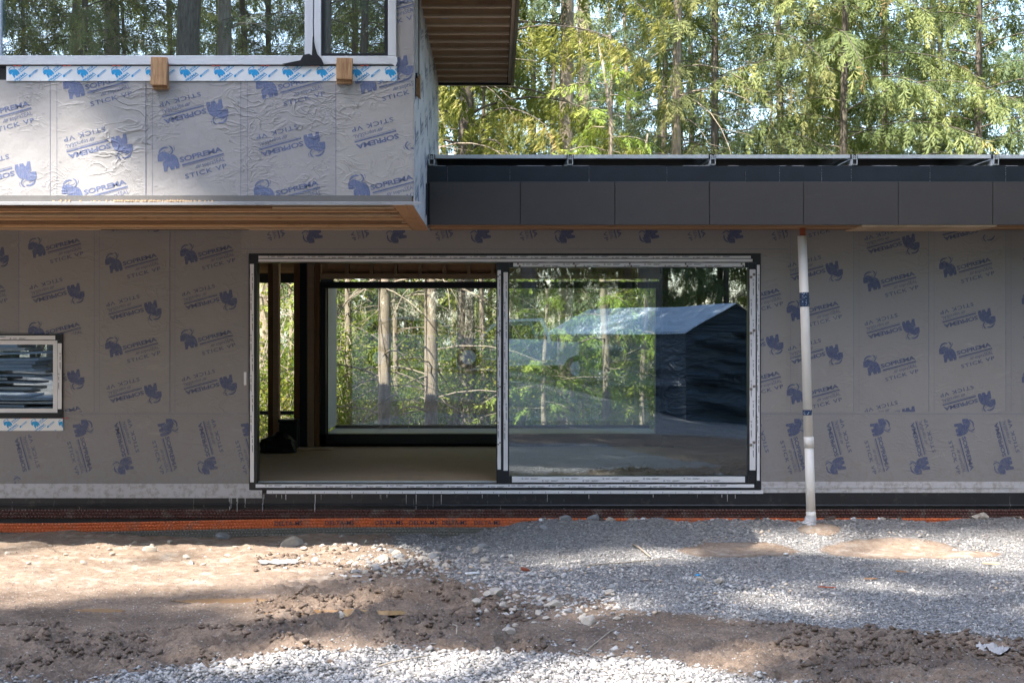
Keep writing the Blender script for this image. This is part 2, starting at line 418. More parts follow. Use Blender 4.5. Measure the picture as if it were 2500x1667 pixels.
ARC1 = [(108,415),(118,350),(150,290),(205,245),(270,222),(340,222),(395,240),(360,262),(300,268),(245,285),(195,325),(160,365),(140,392)]
ARC2 = [(340,380),(400,368),(445,340),(470,305),(468,268),(440,225),(395,195),(440,192),(490,220),(525,270),(538,330),(525,385),(490,425),(462,440),(430,420),(470,395),(495,350),(500,305),(480,262),(478,300),(455,345),(410,380)]
ARC3 = [(520,195),(555,215),(575,260),(572,310),(552,350),(558,305),(560,265),(545,225)]
MID = [(250,345),(275,318),(310,345)]
stamp = ([], [])
for P_ in (BODY, ARC1, ARC2, ARC3, MID): poly(stamp, [Z(*q) for q in P_])
TS = text2d('SOPREMA', 0.028, spacing=0.93); TSEAL = text2d('sopraSEAL', 0.0); TST = text2d('STICK VP', 0.012, spacing=1.15)
place_text(stamp, TS, Z(738, 672), Z(1952, 352), 150/K)
poly(stamp, [Z(790,766), Z(1988,436), Z(1976,398), Z(782,722)])
poly(stamp, [Z(800,798), Z(1998,466), Z(1996,457), Z(798,789)])
for k in range(3): poly(stamp, [Z(1172+48*k, 845-12*k), Z(1194+48*k, 840-12*k), Z(1240+45*k, 728-6*k), Z(1222+45*k, 732-6*k)])
place_text(stamp, TSEAL, Z(1380, 788), Z(2025, 615), 118/K, True)
place_text(stamp, TST, Z(892, 1142), Z(2085, 822), 132/K)
# colour tape stamp, steeper print
ts = ([], [])
def Zt(x, y):       # same emblem turned to 38 deg
    X, Y = Z(x, y); a = R(22); return (X*math.cos(a)-Y*math.sin(a), X*math.sin(a)+Y*math.cos(a))
for P_ in (BODY, ARC1, ARC2, ARC3): poly(ts, [Zt(*q) for q in P_])
place_text(ts, TS, Zt(738, 672), Zt(1952, 352), 150/K)
poly(ts, [Zt(790,766), Zt(1988,436), Zt(1976,398), Zt(782,722)])
ts2 = ([], [])
place_text(ts2, TS, (0, 0), (0.082*0.78, 0.082*0.62), 0.014)
poly(ts2, [(0.0, -0.005), (0.066, 0.047), (0.067, 0.045), (0.001, -0.007)])
poly(ts2, [(-0.022,-0.02),(-0.004,-0.014),(-0.002,0.004),(-0.014,0.008),(-0.024,-0.004)])

def decal(name, st, cx, cz, rot, plane, clip, mat, parent, scale=1.0, flip=False):
    """plane: ('y', y) faces -y ; ('x', x) faces +x.  clip = (u0,u1,z0,z1)"""
    ca, sa = math.cos(rot), math.sin(rot)
    pts = [(cx+scale*(x*ca-y*sa), cz+scale*(x*sa+y*ca)) for x, y in st[0]]
    bm = bmesh.new(); vs_ = [bm.verts.new((x, y, 0)) for x, y in pts]
    for f in st[1]:
        try: bm.faces.new([vs_[i] for i in f])
        except ValueError: pass
    if clip:
        u0, u1, z0, z1 = clip
        xs = [p[0] for p in pts]; ys = [p[1] for p in pts]
        for lim, co_, no in ((min(xs) < u0, (u0, 0, 0), (-1, 0, 0)), (max(xs) > u1, (u1, 0, 0), (1, 0, 0)),
                             (min(ys) < z0, (0, z0, 0), (0, -1, 0)), (max(ys) > z1, (0, z1, 0), (0, 1, 0))):
            if lim:
                bmesh.ops.bisect_plane(bm, geom=bm.verts[:]+bm.edges[:]+bm.faces[:], plane_co=co_, plane_no=no, clear_outer=True)
    if not bm.faces: bm.free(); return None
    bmesh.ops.triangulate(bm, faces=bm.faces)
    for v in bm.verts:
        u, z, _ = v.co
        v.co = (u, plane[1], z) if plane[0] == 'y' else (plane[1], u, z)
    want = Vector((0, -1, 0)) if plane[0] == 'y' else Vector((1, 0, 0))
    for f in bm.faces:
        f.normal_update()
        if f.normal.dot(want) < 0: f.normal_flip()
    me = bpy.data.meshes.new(name); bm.to_mesh(me); bm.free(); me.materials.append(mat)
    o = bpy.data.objects.new(name, me); col.objects.link(o); o.parent = parent
    return o

# ------------------------------------------------------------------ ground
def vnoise(x, y, seed=0):
    xi = np.floor(x).astype(np.int64); yi = np.floor(y).astype(np.int64); fx = x-xi; fy = y-yi
    def h(a, b):
        n = (a*374761393 + b*668265263 + seed*1274126177) & 0x7fffffff
        n = ((n ^ (n >> 13))*1274126177) & 0x7fffffff
        return ((n ^ (n >> 16)) & 0xffff)/65535.0
    sx = fx*fx*(3-2*fx); sy = fy*fy*(3-2*fy)
    return (h(xi, yi)*(1-sx)+h(xi+1, yi)*sx)*(1-sy)+(h(xi, yi+1)*(1-sx)+h(xi+1, yi+1)*sx)*sy
def fbm(x, y, f, o=4, seed=0, g=0.5):
    s = 0; a = 1; t = 0
    for i in range(o):
        s = s+a*(vnoise(x*f+i*17.3, y*f-i*9.1, seed+i)-0.5); t += a; a *= g; f *= 2.03
    return s/t*2
def sstep(a, b, x):
    t = np.clip((x-a)/(b-a), 0, 1); return t*t*(3-2*t)
def to_px(x, y, z=0.0):
    d = y-CAMY; d = np.where(d < 0.5, 0.5, d)
    return VX+x*F/d, VY+(CAMZ-z)*F/d
def inpoly(px, py, P):
    r = np.zeros(np.shape(px), bool); n = len(P)
    for i in range(n):
        x1, y1 = P[i]; x2, y2 = P[(i+1) % n]
        c = ((y1 > py) != (y2 > py)) & (px < (x2-x1)*(py-y1)/((y2-y1) or 1e-9)+x1)
        r ^= c
    return r
GRAVEL = [[(1000,1270),(2900,1270),(2900,1560),(2450,1550),(2000,1522),(1700,1500),(1560,1490),(1420,1455),(1260,1440),(1130,1415),(1090,1370),(1010,1340),(930,1320)],
          [(0,1667),(0,1655),(300,1650),(480,1625),(640,1600),(900,1590),(1150,1590),(1400,1590),(1650,1608),(1850,1650),(2100,1690),(2900,1720),(2900,2600),(-600,2600),(-600,1650)]]
PUDD = [(-2.0, -3.62, 0.42, 0.10), (-2.95, -4.05, 0.20, 0.07), (-1.15, -4.15, 0.5, 0.11), (-3.4, -5.3, .16, .06)]
def masks(x, y):
    px, py = to_px(x, y); g = np.zeros_like(px)
    for s_, am in ((31, 1.0), (131, .7), (231, 1.3), (331, 1.6), (431, .5)):
        jx = fbm(x, y, 2.2, 6, s_, .7)*120*am; jy = fbm(x, y, 2.2, 6, s_+26, .7)*42*am
        g1 = np.zeros_like(px)
        for P_ in GRAVEL: g1 = np.maximum(g1, inpoly(px+jx, py+jy, P_).astype(float))
        g = g+g1/5
    behind = (y < CAMY+1.2); g = np.where(behind, 0.8, g)
    orange = np.zeros_like(px)
    for (cx, cy, rx, ry) in ((1800,1340,170,18),(2170,1335,190,20),(2000,1310,60,8),(2340,1345,120,9)):
        orange = np.maximum(orange, 1-np.clip(((px-cx)/rx)**2+((py-cy)/ry)**2, 0, 1))
    g = g*(1-np.clip(orange*2.2, 0, 1))
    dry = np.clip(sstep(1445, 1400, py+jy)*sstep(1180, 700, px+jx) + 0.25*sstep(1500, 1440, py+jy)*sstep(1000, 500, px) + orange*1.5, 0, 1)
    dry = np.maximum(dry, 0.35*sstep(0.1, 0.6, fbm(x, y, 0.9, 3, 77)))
    return g, dry
def gz(x, y):
    x = np.asarray(x, float); y = np.asarray(y, float)
    z = 0.05*fbm(x, y, 0.35, 3, 3)
    z = z + 0.025*fbm(x, y, 1.6, 4, 9)
    # bank against the wall on the right, trench on the left
    near = sstep(-1.3, -0.2, y)*sstep(2.0, 0.6, y)
    z = z + near*(-0.05 + 0.19*sstep(-0.6, 0.7, x) + 0.04*fbm(x, y, 2.5, 3, 12))
    z = z - 0.02
    # rise behind the camera
    z = z + 1.0*sstep(-8.0, -20.0, y)*sstep(7.0, -2.0, x)*(1+.15*fbm(x, y, .5, 3, 61))
    z = z + 0.15*sstep(-24, -30, y)
    z = z - 1.5*sstep(6, 12, y)
    return z
def gzfull(x, y):
    g, dry = masks(x, y)
    z = gz(x, y)
    px, py = to_px(x, y)
    vis = sstep(-9, -8, y)*sstep(0.6, 0.1, y)
    rough = np.clip(sstep(1500, 1570, py+20*fbm(x, y, 1.1, 2, 5)) + sstep(620, 700, px)*sstep(1300, 1150, px)*sstep(1380, 1430, py), 0, 1)
    clod = np.abs(fbm(x, y, 3.4, 5, 21))
    clod2 = np.maximum(0, fbm(x*0.8, y*1.5, 6.0, 4, 44, 0.6))
    z = z + vis*(1-g)*rough*(0.085*clod + 0.07*clod2 + 0.05*np.abs(fbm(x, y, 8.0, 3, 71, .7)) + 0.05*np.maximum(0, fbm(x, y, 17.0, 2, 72, .7)) - 0.04)
    tread = np.abs(np.sin((x*0.9+y*0.35)*7.5+2*fbm(x, y, 1.5, 2, 8)))**3
    z = z + vis*(1-g)*sstep(1540, 1570, py)*sstep(1640, 1610, py)*sstep(1000, 700, px)*0.045*tread
    z = z + vis*(1-g)*(1-rough)*(0.018*np.abs(fbm(x, y, 7, 4, 22)) + 0.02*np.maximum(0, fbm(x, y, 16, 2, 29, .7)-.1))
    z = z + vis*sstep(1420, 1330, py)*(1-g)*0.04*np.maximum(0, fbm(x, y, 4.2, 4, 66))
    z = z + vis*g*(0.016*fbm(x, y, 9, 4, 23) + 0.03*fbm(x, y, 2.0, 3, 83))
    for (cx, cy, rx, ry) in PUDD:
        q = ((x-cx)/rx)**2+((y-cy)/ry)**2
        z = z - 0.035*np.clip(1.5-q, 0, 1)
    return z, g, dry
def axis(lo, f0, f1, hi, step, nout):
    a = f0-np.geomspace(0.05, f0-lo, nout)[::-1]; b = f1+np.geomspace(0.05, hi-f1, nout)
    return np.concatenate([a, np.arange(f0, f1, step), b])
gx = axis(-320, -5.6, 6.4, 320, 0.024, 38); gy = axis(-320, -7.2, 0.0, 320, 0.022, 38)
X, Y = np.meshgrid(gx, gy)
Zg, Gm, Dr = gzfull(X, Y)
ni, nj = X.shape
idx = np.arange(ni*nj).reshape(ni, nj)
quads = np.stack([idx[:-1, :-1], idx[:-1, 1:], idx[1:, 1:], idx[1:, :-1]], -1).reshape(-1, 4)
forest = np.clip(sstep(7, 9, Y) + sstep(-26, -29, Y) + sstep(9, 11, X) + sstep(-9, -11, X)*sstep(-20, 10, Y), 0, 1)
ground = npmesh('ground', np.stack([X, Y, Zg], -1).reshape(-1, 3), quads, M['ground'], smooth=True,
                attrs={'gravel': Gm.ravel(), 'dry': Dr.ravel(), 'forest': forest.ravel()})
ground['kind'] = 'structure'
for i, (cx, cy, rx, ry) in enumerate(PUDD):
    mb = MB(); n = 28; zc = float(gz(cx, cy))-0.008
    mb.v = [(cx+rx*1.1*math.cos(2*math.pi*k/n)*(1+0.2*math.sin(3*k)), cy+ry*1.1*math.sin(2*math.pi*k/n)*(1+0.15*math.cos(2*k)), zc) for k in range(n)]
    mb.f = [tuple(range(n))]
    o = obj('puddle', mb, M['puddle']); o['kind'] = 'structure'

# loose gravel
def octa(n):
    v = np.array([(1,0,0),(-1,0,0),(0,1,0),(0,-1,0),(0,0,1),(0,0,-1)], float)
    t = np.array([(0,2,4),(2,1,4),(1,3,4),(3,0,4),(2,0,5),(1,2,5),(3,1,5),(0,3,5)])
    return v, t
def scatter_stones(name, x, y, size, mat, flat=0.6, tint=None):
    m = len(x); v, t = octa(1)
    V = v[None]*rng.uniform(0.55, 1.25, (m, 6, 1))*np.stack([size, size*rng.uniform(.6, 1, m), size*flat*rng.uniform(.6, 1.1, m)], -1)[:, None]
    a = rng.uniform(0, 2*math.pi, m); ca, sa = np.cos(a)[:, None], np.sin(a)[:, None]
    tl = rng.uniform(-.5, .5, m)[:, None]
    xx = V[..., 0]*ca-V[..., 1]*sa; yy = V[..., 0]*sa+V[..., 1]*ca; zz = V[..., 2]+V[..., 0]*tl
    zg, _, _ = gzfull(x, y)
    P = np.stack([xx+x[:, None], yy+y[:, None], zz+(zg+size*0.12)[:, None]], -1).reshape(-1, 3)
    T = (t[None]+6*np.arange(m)[:, None, None]).reshape(-1, 3)
    tt = rng.uniform(0, 1, m) if tint is None else tint
    return npmesh(name, P, T, mat, tint=np.repeat(tt, 6))
def samp(n, py0, py1, px0=-60, px1=2560, keep=None):
    py = rng.uniform(py0, py1, n); px = rng.uniform(px0, px1, n)
    d = CAMZ*F/(py-VY); return WX(px, d), d+CAMY
x, y = samp(120000, 1270, 1700)
g, dry = masks(x, y)
k = rng.uniform(0, 1, len(x)) < 0.86*g**1.3
x, y = x[k], y[k]
dd = y-CAMY
size = rng.uniform(0.007, 0.015, len(x))*np.where(dd < 8.9, 1.5, 1.0)
# light, larger stones towards the mud edge
e = (fbm(x, y, 1.2, 3, 91) > 0.35); size = np.where(e, size*1.4, size)*np.exp(rng.normal(0, .28, len(x)))
tag(scatter_stones('gravel', x, y, size, M['gravel'], tint=np.clip(rng.beta(2, 2.2, len(x))+0.1*e, 0, 1)), 'grey crushed gravel spread over the right and near ground', 'gravel', kind='stuff')
x, y = samp(30000, 1300, 1700); g, dry = masks(x, y)
k = (g < 0.9); x, y = x[k], y[k]
tag(scatter_stones('pebbles', x, y, rng.uniform(0.002, 0.010, len(x))*rng.uniform(.5, 1.2, len(x)), M['gravel'], tint=rng.uniform(0, 1, len(x))), 'small pebbles and crumbs strewn on the brown mud', 'pebbles', kind='stuff')
x, y = samp(30000, 1330, 1690); g, dry = masks(x, y)
px, py = to_px(x, y)
k = (g < 0.5) & ((fbm(x, y, 1.8, 3, 14) > 0.05) & ((py > 1520) | ((px > 620) & (px < 1450)))); x, y = x[k], y[k]
cl = 0.005+0.035*rng.uniform(0, 1, len(x))**3
tag(scatter_stones('mud_clods', x, y, cl, M['clod'], 0.7), 'churned dark brown mud clods along the wheel ruts', 'mud clods', kind='stuff')
n_ = 2600; px = rng.uniform(0, 1, n_); c_ = rng.uniform(0, 1, n_) < .55
px = np.where(c_, rng.normal(1330, 120, n_), rng.normal(1040, 130, n_)); py = np.where(c_, rng.normal(1440, 30, n_)+(px-1330)*.2, rng.normal(1365, 25, n_))
d_ = CAMZ*F/(py-VY); x, y = WX(px, d_), d_+CAMY
tag(scatter_stones('rubble', x, y, 0.007+0.035*rng.uniform(0, 1, n_)**3, M['gravel'], .55, tint=rng.uniform(.35, 1, n_)), 'broken angular rubble where the gravel meets the mud', 'rubble', kind='stuff')
def rock_mesh(seed, sx, sy, sz):
    bm = bmesh.new(); bmesh.ops.create_icosphere(bm, subdivisions=2, radius=1)
    r = random.Random(seed); pl = [(Vector((r.uniform(-1,1), r.uniform(-1,1), r.uniform(-1,1))).normalized(), r.uniform(0.5, 0.85)) for _ in range(9)]
    for v in bm.verts:
        for nrm, dd_ in pl:
            q = v.co.dot(nrm)
            if q > dd_: v.co -= nrm*(q-dd_)
        v.co *= 1+r.uniform(-.05, .05)
        v.co = Vector((v.co.x*sx, v.co.y*sy, v.co.z*sz))
    me = bpy.data.meshes.new('rock'); bm.to_mesh(me); bm.free(); return me
RK = [rock_mesh(i, 1, 0.8, 0.55) for i in range(7)]
rocks_me = {}
def rock(pxs, pys, wpx, label, mat='rock', group=None, name='rock', cat='rock'):
    pxs *= 2500/2352; pys *= 2500/2352; wpx *= 2500/2352
    d = CAMZ*F/(pys-VY); x = WX(pxs, d); y = d+CAMY
    if y > -0.08: y = -0.08
    r = wpx*d/F*.72; k = random.randrange(7)
    me = rocks_me.get((k, mat))
    if me is None:
        me = RK[k].copy(); me.materials.append(M[mat]); rocks_me[(k, mat)] = me
    o = bpy.data.objects.new(name, me); col.objects.link(o)
    o.scale = (r, r*random.uniform(.8, 1.1), r*random.uniform(.8, 1.1)); o.rotation_euler = (random.uniform(-.3, .3), random.uniform(-.3, .3), random.uniform(0, 6.3))
    z, _, _ = gzfull(np.array([x]), np.array([y])); o.location = (x, y, float(z[0])+r*0.22)
    return tag(o, label, cat, group)
rock(345, 1262, 26, 'white pointed rock standing alone on the sunlit pale dirt', 'rock')
rock(672, 1238, 44, 'broad pale rock in the bright dirt below the open doorway', 'rock')
rock(1358, 1203, 30, 'grey rock on top of the bank against the foundation', 'rockg')
rock(1300, 1212, 26, 'flat grey rock lying left on the bank against the foundation', 'rockg')
rock(1400, 1212, 22, 'small brown rock right on the bank against the foundation', 'rock')
rock(1270, 1395, 34, 'rounded pale rock in the middle of the rock cluster beside the mud', 'rock')
rock(1140, 1362, 34, 'pale boulder at the upper left of the rock cluster by the gravel edge', 'rock')
rock(1350, 1432, 34, 'large pale rock at the lower right of the rock cluster', 'rock')
rock(1250, 1228, 20, 'low grey rock at the left foot of the bank', 'rockg')
rock(1000, 1272, 30, 'pale angular rock in rubble left of the gravel bank', 'rock')
rock(880, 1280, 32, 'grey block of rubble in front of the doorway left of the gravel', 'rock')
rock(922, 1288, 26, 'pale block of rubble beside the grey block before the doorway', 'rock')
rock(840, 1337, 20, 'greenish grey stone lying on the mud left of centre', 'rockg')
rock(782, 1420, 22, 'pale stone half sunk in the dark churned mud', 'rock')
rock(1163, 1447, 32, 'long flat stone on the brown mud below the rock cluster', 'rock')
rock(1275, 1314, 18, 'tan pebble alone on the blue grey gravel', 'rock')
rock(1205, 1310, 18, 'rust brown stone on the gravel near the rubble', 'rust')
rock(1608, 1332, 20, 'round pale stone beside a blue scrap on the gravel', 'rock')
rock(1650, 1340, 26, 'flat tan stone right of the blue scrap on the gravel', 'rock')
rock(545, 1195, 28, 'grey lump resting against the orange band below the plaster drips', 'rockg')
rock(2195, 1198, 20, 'pale lump on the gravel against the foundation at far right', 'rock')
rock(2210, 1197, 26, 'white broken piece against the foundation at far right', 'rock')
rock(1880, 1202, 20, 'brown stone touching the foot of the white downpipe', 'clod')
for i in range(110):
    a = random.random()
    if i < 48: X_, Y_ = random.uniform(1090, 1420), random.uniform(1345, 1440)
    else: X_, Y_ = random.uniform(800, 1120), random.uniform(1245, 1325)
    rock(X_, Y_, random.choice([random.uniform(7, 14), random.uniform(12, 24)]), 'small pale angular stone among the rubble between mud and gravel', random.choice(['rock', 'rock', 'rockg']), 'rubble stones between the mud and the gravel')
for i in range(34):
    X_ = random.uniform(1200, 2340); Y_ = random.uniform(1192, 1215)
    rock(X_, Y_, random.uniform(6, 13), 'small loose chunk lying along the foot of the foundation', random.choice(['rock', 'rockg', 'clod', 'film']), 'loose chunks along the foundation foot', cat='stone')
for i in range(44):
    X_ = random.uniform(0, 860); Y_ = random.uniform(1238, 1290)
    rock(X_, Y_, random.uniform(5, 17), 'small pale lump in the sunlit dirt strip before the wall', 'rock', 'pale lumps in the sunlit dirt strip', cat='stone')
for i in range(22):
    X_ = random.uniform(0, 900); Y_ = random.uniform(1490, 1545)
    rock(X_, Y_, random.uniform(8, 19), 'brown clod of churned mud in the near wheel ruts', 'clod', 'mud clods in the near wheel ruts', name='mud_clod', cat='mud clod')

def scrap(pxs, pys, Lpx, Wm, Hm, ang, mat, label, name='wood_scrap', cat='wood scrap', group=None):
    pxs *= 2500/2352; pys *= 2500/2352; d = CAMZ*F/(pys-VY); x = WX(pxs, d); y = d+CAMY; L = Lpx*2500/2352*d/F
    mb = MB().box(-L/2, L/2, -Wm/2, Wm/2, 0, Hm)
    o = obj(name, mb, M[mat], bevel=min(Wm, Hm)*0.15)
    z, _, _ = gzfull(np.array([x]), np.array([y]))
    o.location = (x, y, float(z[0])+0.012); o.rotation_euler = (0.05, 0.03, ang)
    return tag(o, label, cat, group)
scrap(2276, 1290, 38, 0.03, 0.015, -0.15, 'pale', 'pale wood offcut lying on the gravel at far right')
scrap(2070, 1312, 24, 0.02, 0.01, -0.4, 'wood', 'reddish wood splinter on the gravel left of the pale offcut')
scrap(2000, 1330, 30, 0.015, 0.01, 0.2, 'wood', 'thin brown splinter lying across the right gravel')
scrap(1900, 1345, 40, 0.012, 0.008, -0.1, 'rust', 'rust coloured sliver on the gravel below the downpipe')
scrap(1085, 1317, 34, 0.04, 0.01, 0.5, 'film', 'white plastic strip on the rubble left of the tan pebble', 'plastic_scrap', 'plastic scrap')
scrap(826, 1321, 36, 0.02, 0.008, 0.1, 'film', 'thin white plastic strip on the mud before the doorway', 'plastic_scrap', 'plastic scrap')
scrap(630, 1290, 26, 0.05, 0.006, -0.2, 'plastic', 'crumpled grey plastic piece on the dirt below the doorway', 'plastic_scrap', 'plastic scrap')
scrap(950, 1455, 22, 0.012, 0.006, 0.1, 'pale', 'short straw coloured sliver on the brown mud')
scrap(1603, 1321, 14, 0.03, 0.008, 0.9, 'tapeblue', 'small blue plastic scrap among pale stones on the gravel', 'plastic_scrap', 'plastic scrap')
scrap(1805, 1270, 14, 0.03, 0.01, 1.0, 'film', 'small white chip on the gravel below the right jamb', 'plastic_scrap', 'plastic scrap')
def stick(pts, rad, label, name='stick'):
    P_ = []
    for a, b in pts:
        a *= 2500/2352; b *= 2500/2352; d = CAMZ*F/(b-VY); x = WX(a, d); y = d+CAMY
        z, _, _ = gzfull(np.array([x]), np.array([y])); P_.append((x, y, float(z[0])+0.02))
    return tag(obj(name, MB().tube(P_, [rad*(1-0.6*i/len(P_)) for i in range(len(P_))], 5), M['twig'], smooth=True), label, 'stick')
stick([(1454,1252),(1468,1262),(1484,1272),(1494,1280)], 0.012, 'short crooked dark stick on the gravel below the glass pane')
stick([(1350,1302),(1420,1296),(1500,1290),(1545,1284)], 0.006, 'long thin stalk lying across the gravel below the glass pane')
stick([(1040,1440),(1050,1452),(1048,1470)], 0.006, 'short bent twig on the brown mud near centre')
stick([(870,1540),(900,1535),(950,1520),(990,1512)], 0.006, 'thin twig on the near brown mud below the doorway')
stick([(1350,1485),(1400,1456),(1420,1448)], 0.005, 'straw coloured stalk on the lit mud right of centre')
# torn plastic film in the near right mud
def crumple(cx, cy, w_, d_, h_, label, n=14):
    cx *= 2500/2352; cy *= 2500/2352; dd_ = CAMZ*F/(cy-VY); x0 = WX(cx, dd_); y0 = dd_+CAMY
    us = np.linspace(-1, 1, n); U, V = np.meshgrid(us, us)
    x = x0+U*w_*(1+.3*fbm(U*3, V*3, 1.0, 2, 5)); y = y0+V*d_*(1+.4*fbm(U*3, V*3, 1.0, 2, 15))
    zg, _, _ = gzfull(x, y); z = zg+0.012+h_*np.abs(fbm(U*4, V*4, 1.3, 3, 25))*(1-0.6*np.maximum(abs(U), abs(V)))
    ii = np.arange(n*n).reshape(n, n); q = np.stack([ii[:-1, :-1], ii[:-1, 1:], ii[1:, 1:], ii[1:, :-1]], -1).reshape(-1, 4)
    return tag(npmesh('plastic_sheet', np.stack([x, y, z], -1).reshape(-1, 3), q, M['plastic']), label, 'plastic sheet')
crumple(2290, 1490, 0.10, 0.07, 0.08, 'crumpled torn white plastic film half buried in mud at right')
crumple(640, 1288, 0.16, 0.10, 0.06, 'flattened grey plastic film on the dirt below the doorway')

# ------------------------------------------------------------------ house
house = empty('house', (0, 0, 0), 'two storey house under construction wrapped in grey printed membrane', 'house')
DW, DU, DF = 14.0, 11.2, 13.3           # distances of lower wall, upper box front, fascia
YU, YF = DU+CAMY, DF+CAMY
XC = WX(1010, DU)                       # right corner of the upper box
ZB = 3.098                              # soffit height
def cells(x0, x1, z0, z1, holes):
    xs = sorted({x0, x1, *[min(max(h[k], x0), x1) for h in holes for k in (0, 1)]})
    zs = sorted({z0, z1, *[min(max(h[k], z0), z1) for h in holes for k in (2, 3)]})
    r = []
    for a, b in zip(xs, xs[1:]):
        for c, d in zip(zs, zs[1:]):
            mx, mz = (a+b)/2, (c+d)/2
            if not any(h[0] < mx < h[1] and h[2] < mz < h[3] for h in holes): r.append((a, b, c, d))
    return r
def slab(name, x0, x1, z0, z1, y0, y1, mat, parent, holes=()):
    mb = MB()
    for a, b, c, d in cells(x0, x1, z0, z1, holes): mb.box(a, b, y0, y1, c, d)
    return obj(name, mb, mat, parent)
# openings (world)
DOOR = (WX(610, DW), WX(1855, DW), WZ(1195, DW), WZ(620, DW))
SW = (-7.4, WX(155, DW), WZ(1020, DW), WZ(816, DW))
FLOORZ = WZ(1177, DW)
slab('wall', -7.5, 8.0, -0.6, ZB-0.005, 0.0, 0.16, M['black'], house, [DOOR, SW])
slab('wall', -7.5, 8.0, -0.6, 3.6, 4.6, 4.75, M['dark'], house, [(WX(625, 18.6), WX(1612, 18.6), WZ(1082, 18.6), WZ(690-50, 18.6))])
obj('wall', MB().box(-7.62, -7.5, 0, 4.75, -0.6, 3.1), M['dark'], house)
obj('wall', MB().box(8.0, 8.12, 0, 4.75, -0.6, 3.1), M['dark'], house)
obj('subfloor', MB().box(-7.5, 8.0, 0.165, 4.6, FLOORZ-0.2, FLOORZ), M['osb'], house)
obj('roof', MB().box(XC+0.01, 8.2, YF+0.25, 5.3, 3.36, 3.68), M['dark'], house)
obj('roof', MB().box(-7.6, XC, 0.2, 5.3, 3.36, 3.68), M['dark'], house)

# lower wall membrane sheets
LV = [0]
def sheet(px0, px1, py0, py1, stamps, d, level, wr=False, hole=None, lines=True, sub=1.0):
    y = (d+CAMY)-0.003*level
    x0, x1, z0, z1 = WX(px0, d), WX(px1, d), WZ(py1, d), WZ(py0, d)
    o = slab('membrane_sheet', x0, x1, z0, z1, y-0.0025, y+0.001, M['memw' if wr else 'mem'], house, [hole] if hole else [])
    for s in stamps:
        kind, cx, cy = s[0], s[1]*2500/2352, s[2]*2500/2352
        rot = {'N': 0, 'I': math.pi, 'R': R(-90), 'U': R(90)}[kind]
        # R / U: whole emblem turned a quarter
        clip = (x0, x1, z0, z1)
        if len(s) > 3:
            c = s[3]; clip = (WX(c[0], d) if c[0] is not None else x0, WX(c[1], d) if c[1] is not None else x1,
                              WZ(c[3], d) if c[3] is not None else z0, WZ(c[2], d) if c[2] is not None else z1)
        decal('printed_logo', stamp, WX(cx, d), WZ(cy, d), rot, ('y', y-0.0042), clip, M['inkw' if wr else 'ink'], o)
    if lines:
        mb = MB(); yy = y-0.0044
        hs = [(z0, z1)] if not hole else [(a[2], a[3]) for a in cells(x1-0.02, x1, z0, z1, [hole])]
        def vl(xx, t=0.0016):
            for a, b in hs: mb.quad((xx-t, yy, a), (xx+t, yy, a), (xx+t, yy, b), (xx-t, yy, b))
        if lines == 'h':
            zz = z1-0.02; mb.quad((x0, yy, zz-.0012), (x1, yy, zz-.0012), (x1, yy, zz+.0012), (x0, yy, zz+.0012))
            q = x0+0.1
            while q < x1-0.05: mb.quad((q-.001, yy, zz-.03), (q+.001, yy, zz-.03), (q+.001, yy, zz-.012), (q-.001, yy, zz-.012)); q += 0.17
        else:
            vl(x1-0.006); 
            if not hole: vl(x0+0.05, 0.001)
            q = z0+0.08
            while q < z1-0.03:
                for xa in ((x1-0.075, x1-0.05),) if hole else ((x0+0.065, x0+0.09), (x1-0.075, x1-0.05)):
                    if any(a < q < b for a, b in hs): mb.quad((xa[0], yy, q-.001), (xa[1], yy, q-.001), (xa[1], yy, q+.001), (xa[0], yy, q+.001))
                q += 0.2
        if mb.f: obj('seam_line', mb, M['inkline'], o)
    return o
N_ = None
swh = (SW[0], SW[1], WZ(1051, DW), SW[3])
sheet(-300, 48, 562, 1005, [('I', -43, 585), ('N', -45, 682)], DW, 1, hole=swh)
sheet(48, 232, 562, 1005, [('N', 129, 575), ('I', 131, 668), ('N', 129, 768, (N_, N_, N_, 816)), ('I', 131, 865, (155, N_, N_, N_)), ('N', 131, 960, (155, N_, N_, N_))], DW, 2, hole=swh)
sheet(232, 416, 562, 1005, [('I', 308, 505), ('N', 306, 610), ('I', 308, 707), ('N', 306, 803), ('I', 308, 897)], DW, 3)
sheet(416, 608, 562, 1005, [('N', 478, 590), ('I', 481, 683), ('N', 478, 785), ('I', 481, 878)], DW, 2)
sheet(-300, 608, 1005, 1181, [('U', 62, 1060), ('R', -30, 1025), ('R', 185, 1027), ('U', 290, 1025), ('R', 380, 1025), ('U', 483, 1025), ('R', 571, 1025)], DW, 1, hole=swh, lines='h')
st = []
for k in range(6): st += [('U', 724+193*k, 495), ('R', 628+193*k, 490)]
sheet(590, 1922, 562, 619, st+[('R', 1786, 490)], DW, 4, lines=False)
o = sheet(1857, 1918, 619, 1005, [('N', 1735, 690), ('I', 1735, 785), ('N', 1735, 880)], DW, 3, lines=False)
mb = MB(); zz = WZ(609, DW); yy = -0.0175
mb.quad((WX(590, DW), yy, zz), (WX(1922, DW), yy, zz), (WX(1922, DW), yy, zz+.003), (WX(590, DW), yy, zz+.003)); obj('seam_line', mb, M['inkline'], o)
sheet(1918, 2085, 562, 1005, [('N', 1870, 515), ('I', 1872, 617), ('N', 1870, 720), ('I', 1872, 808), ('N', 1870, 910)], DW, 2)
sheet(2085, 2268, 562, 1005, [('I', 2048, 555), ('N', 2046, 652), ('I', 2048, 750), ('N', 2046, 845), ('I', 2048, 950)], DW, 1)
sheet(2268, 2456, 562, 1005, [('I', 2222, 525), ('N', 2220, 620), ('I', 2222, 725), ('N', 2220, 815), ('I', 2222, 915)], DW, 2)
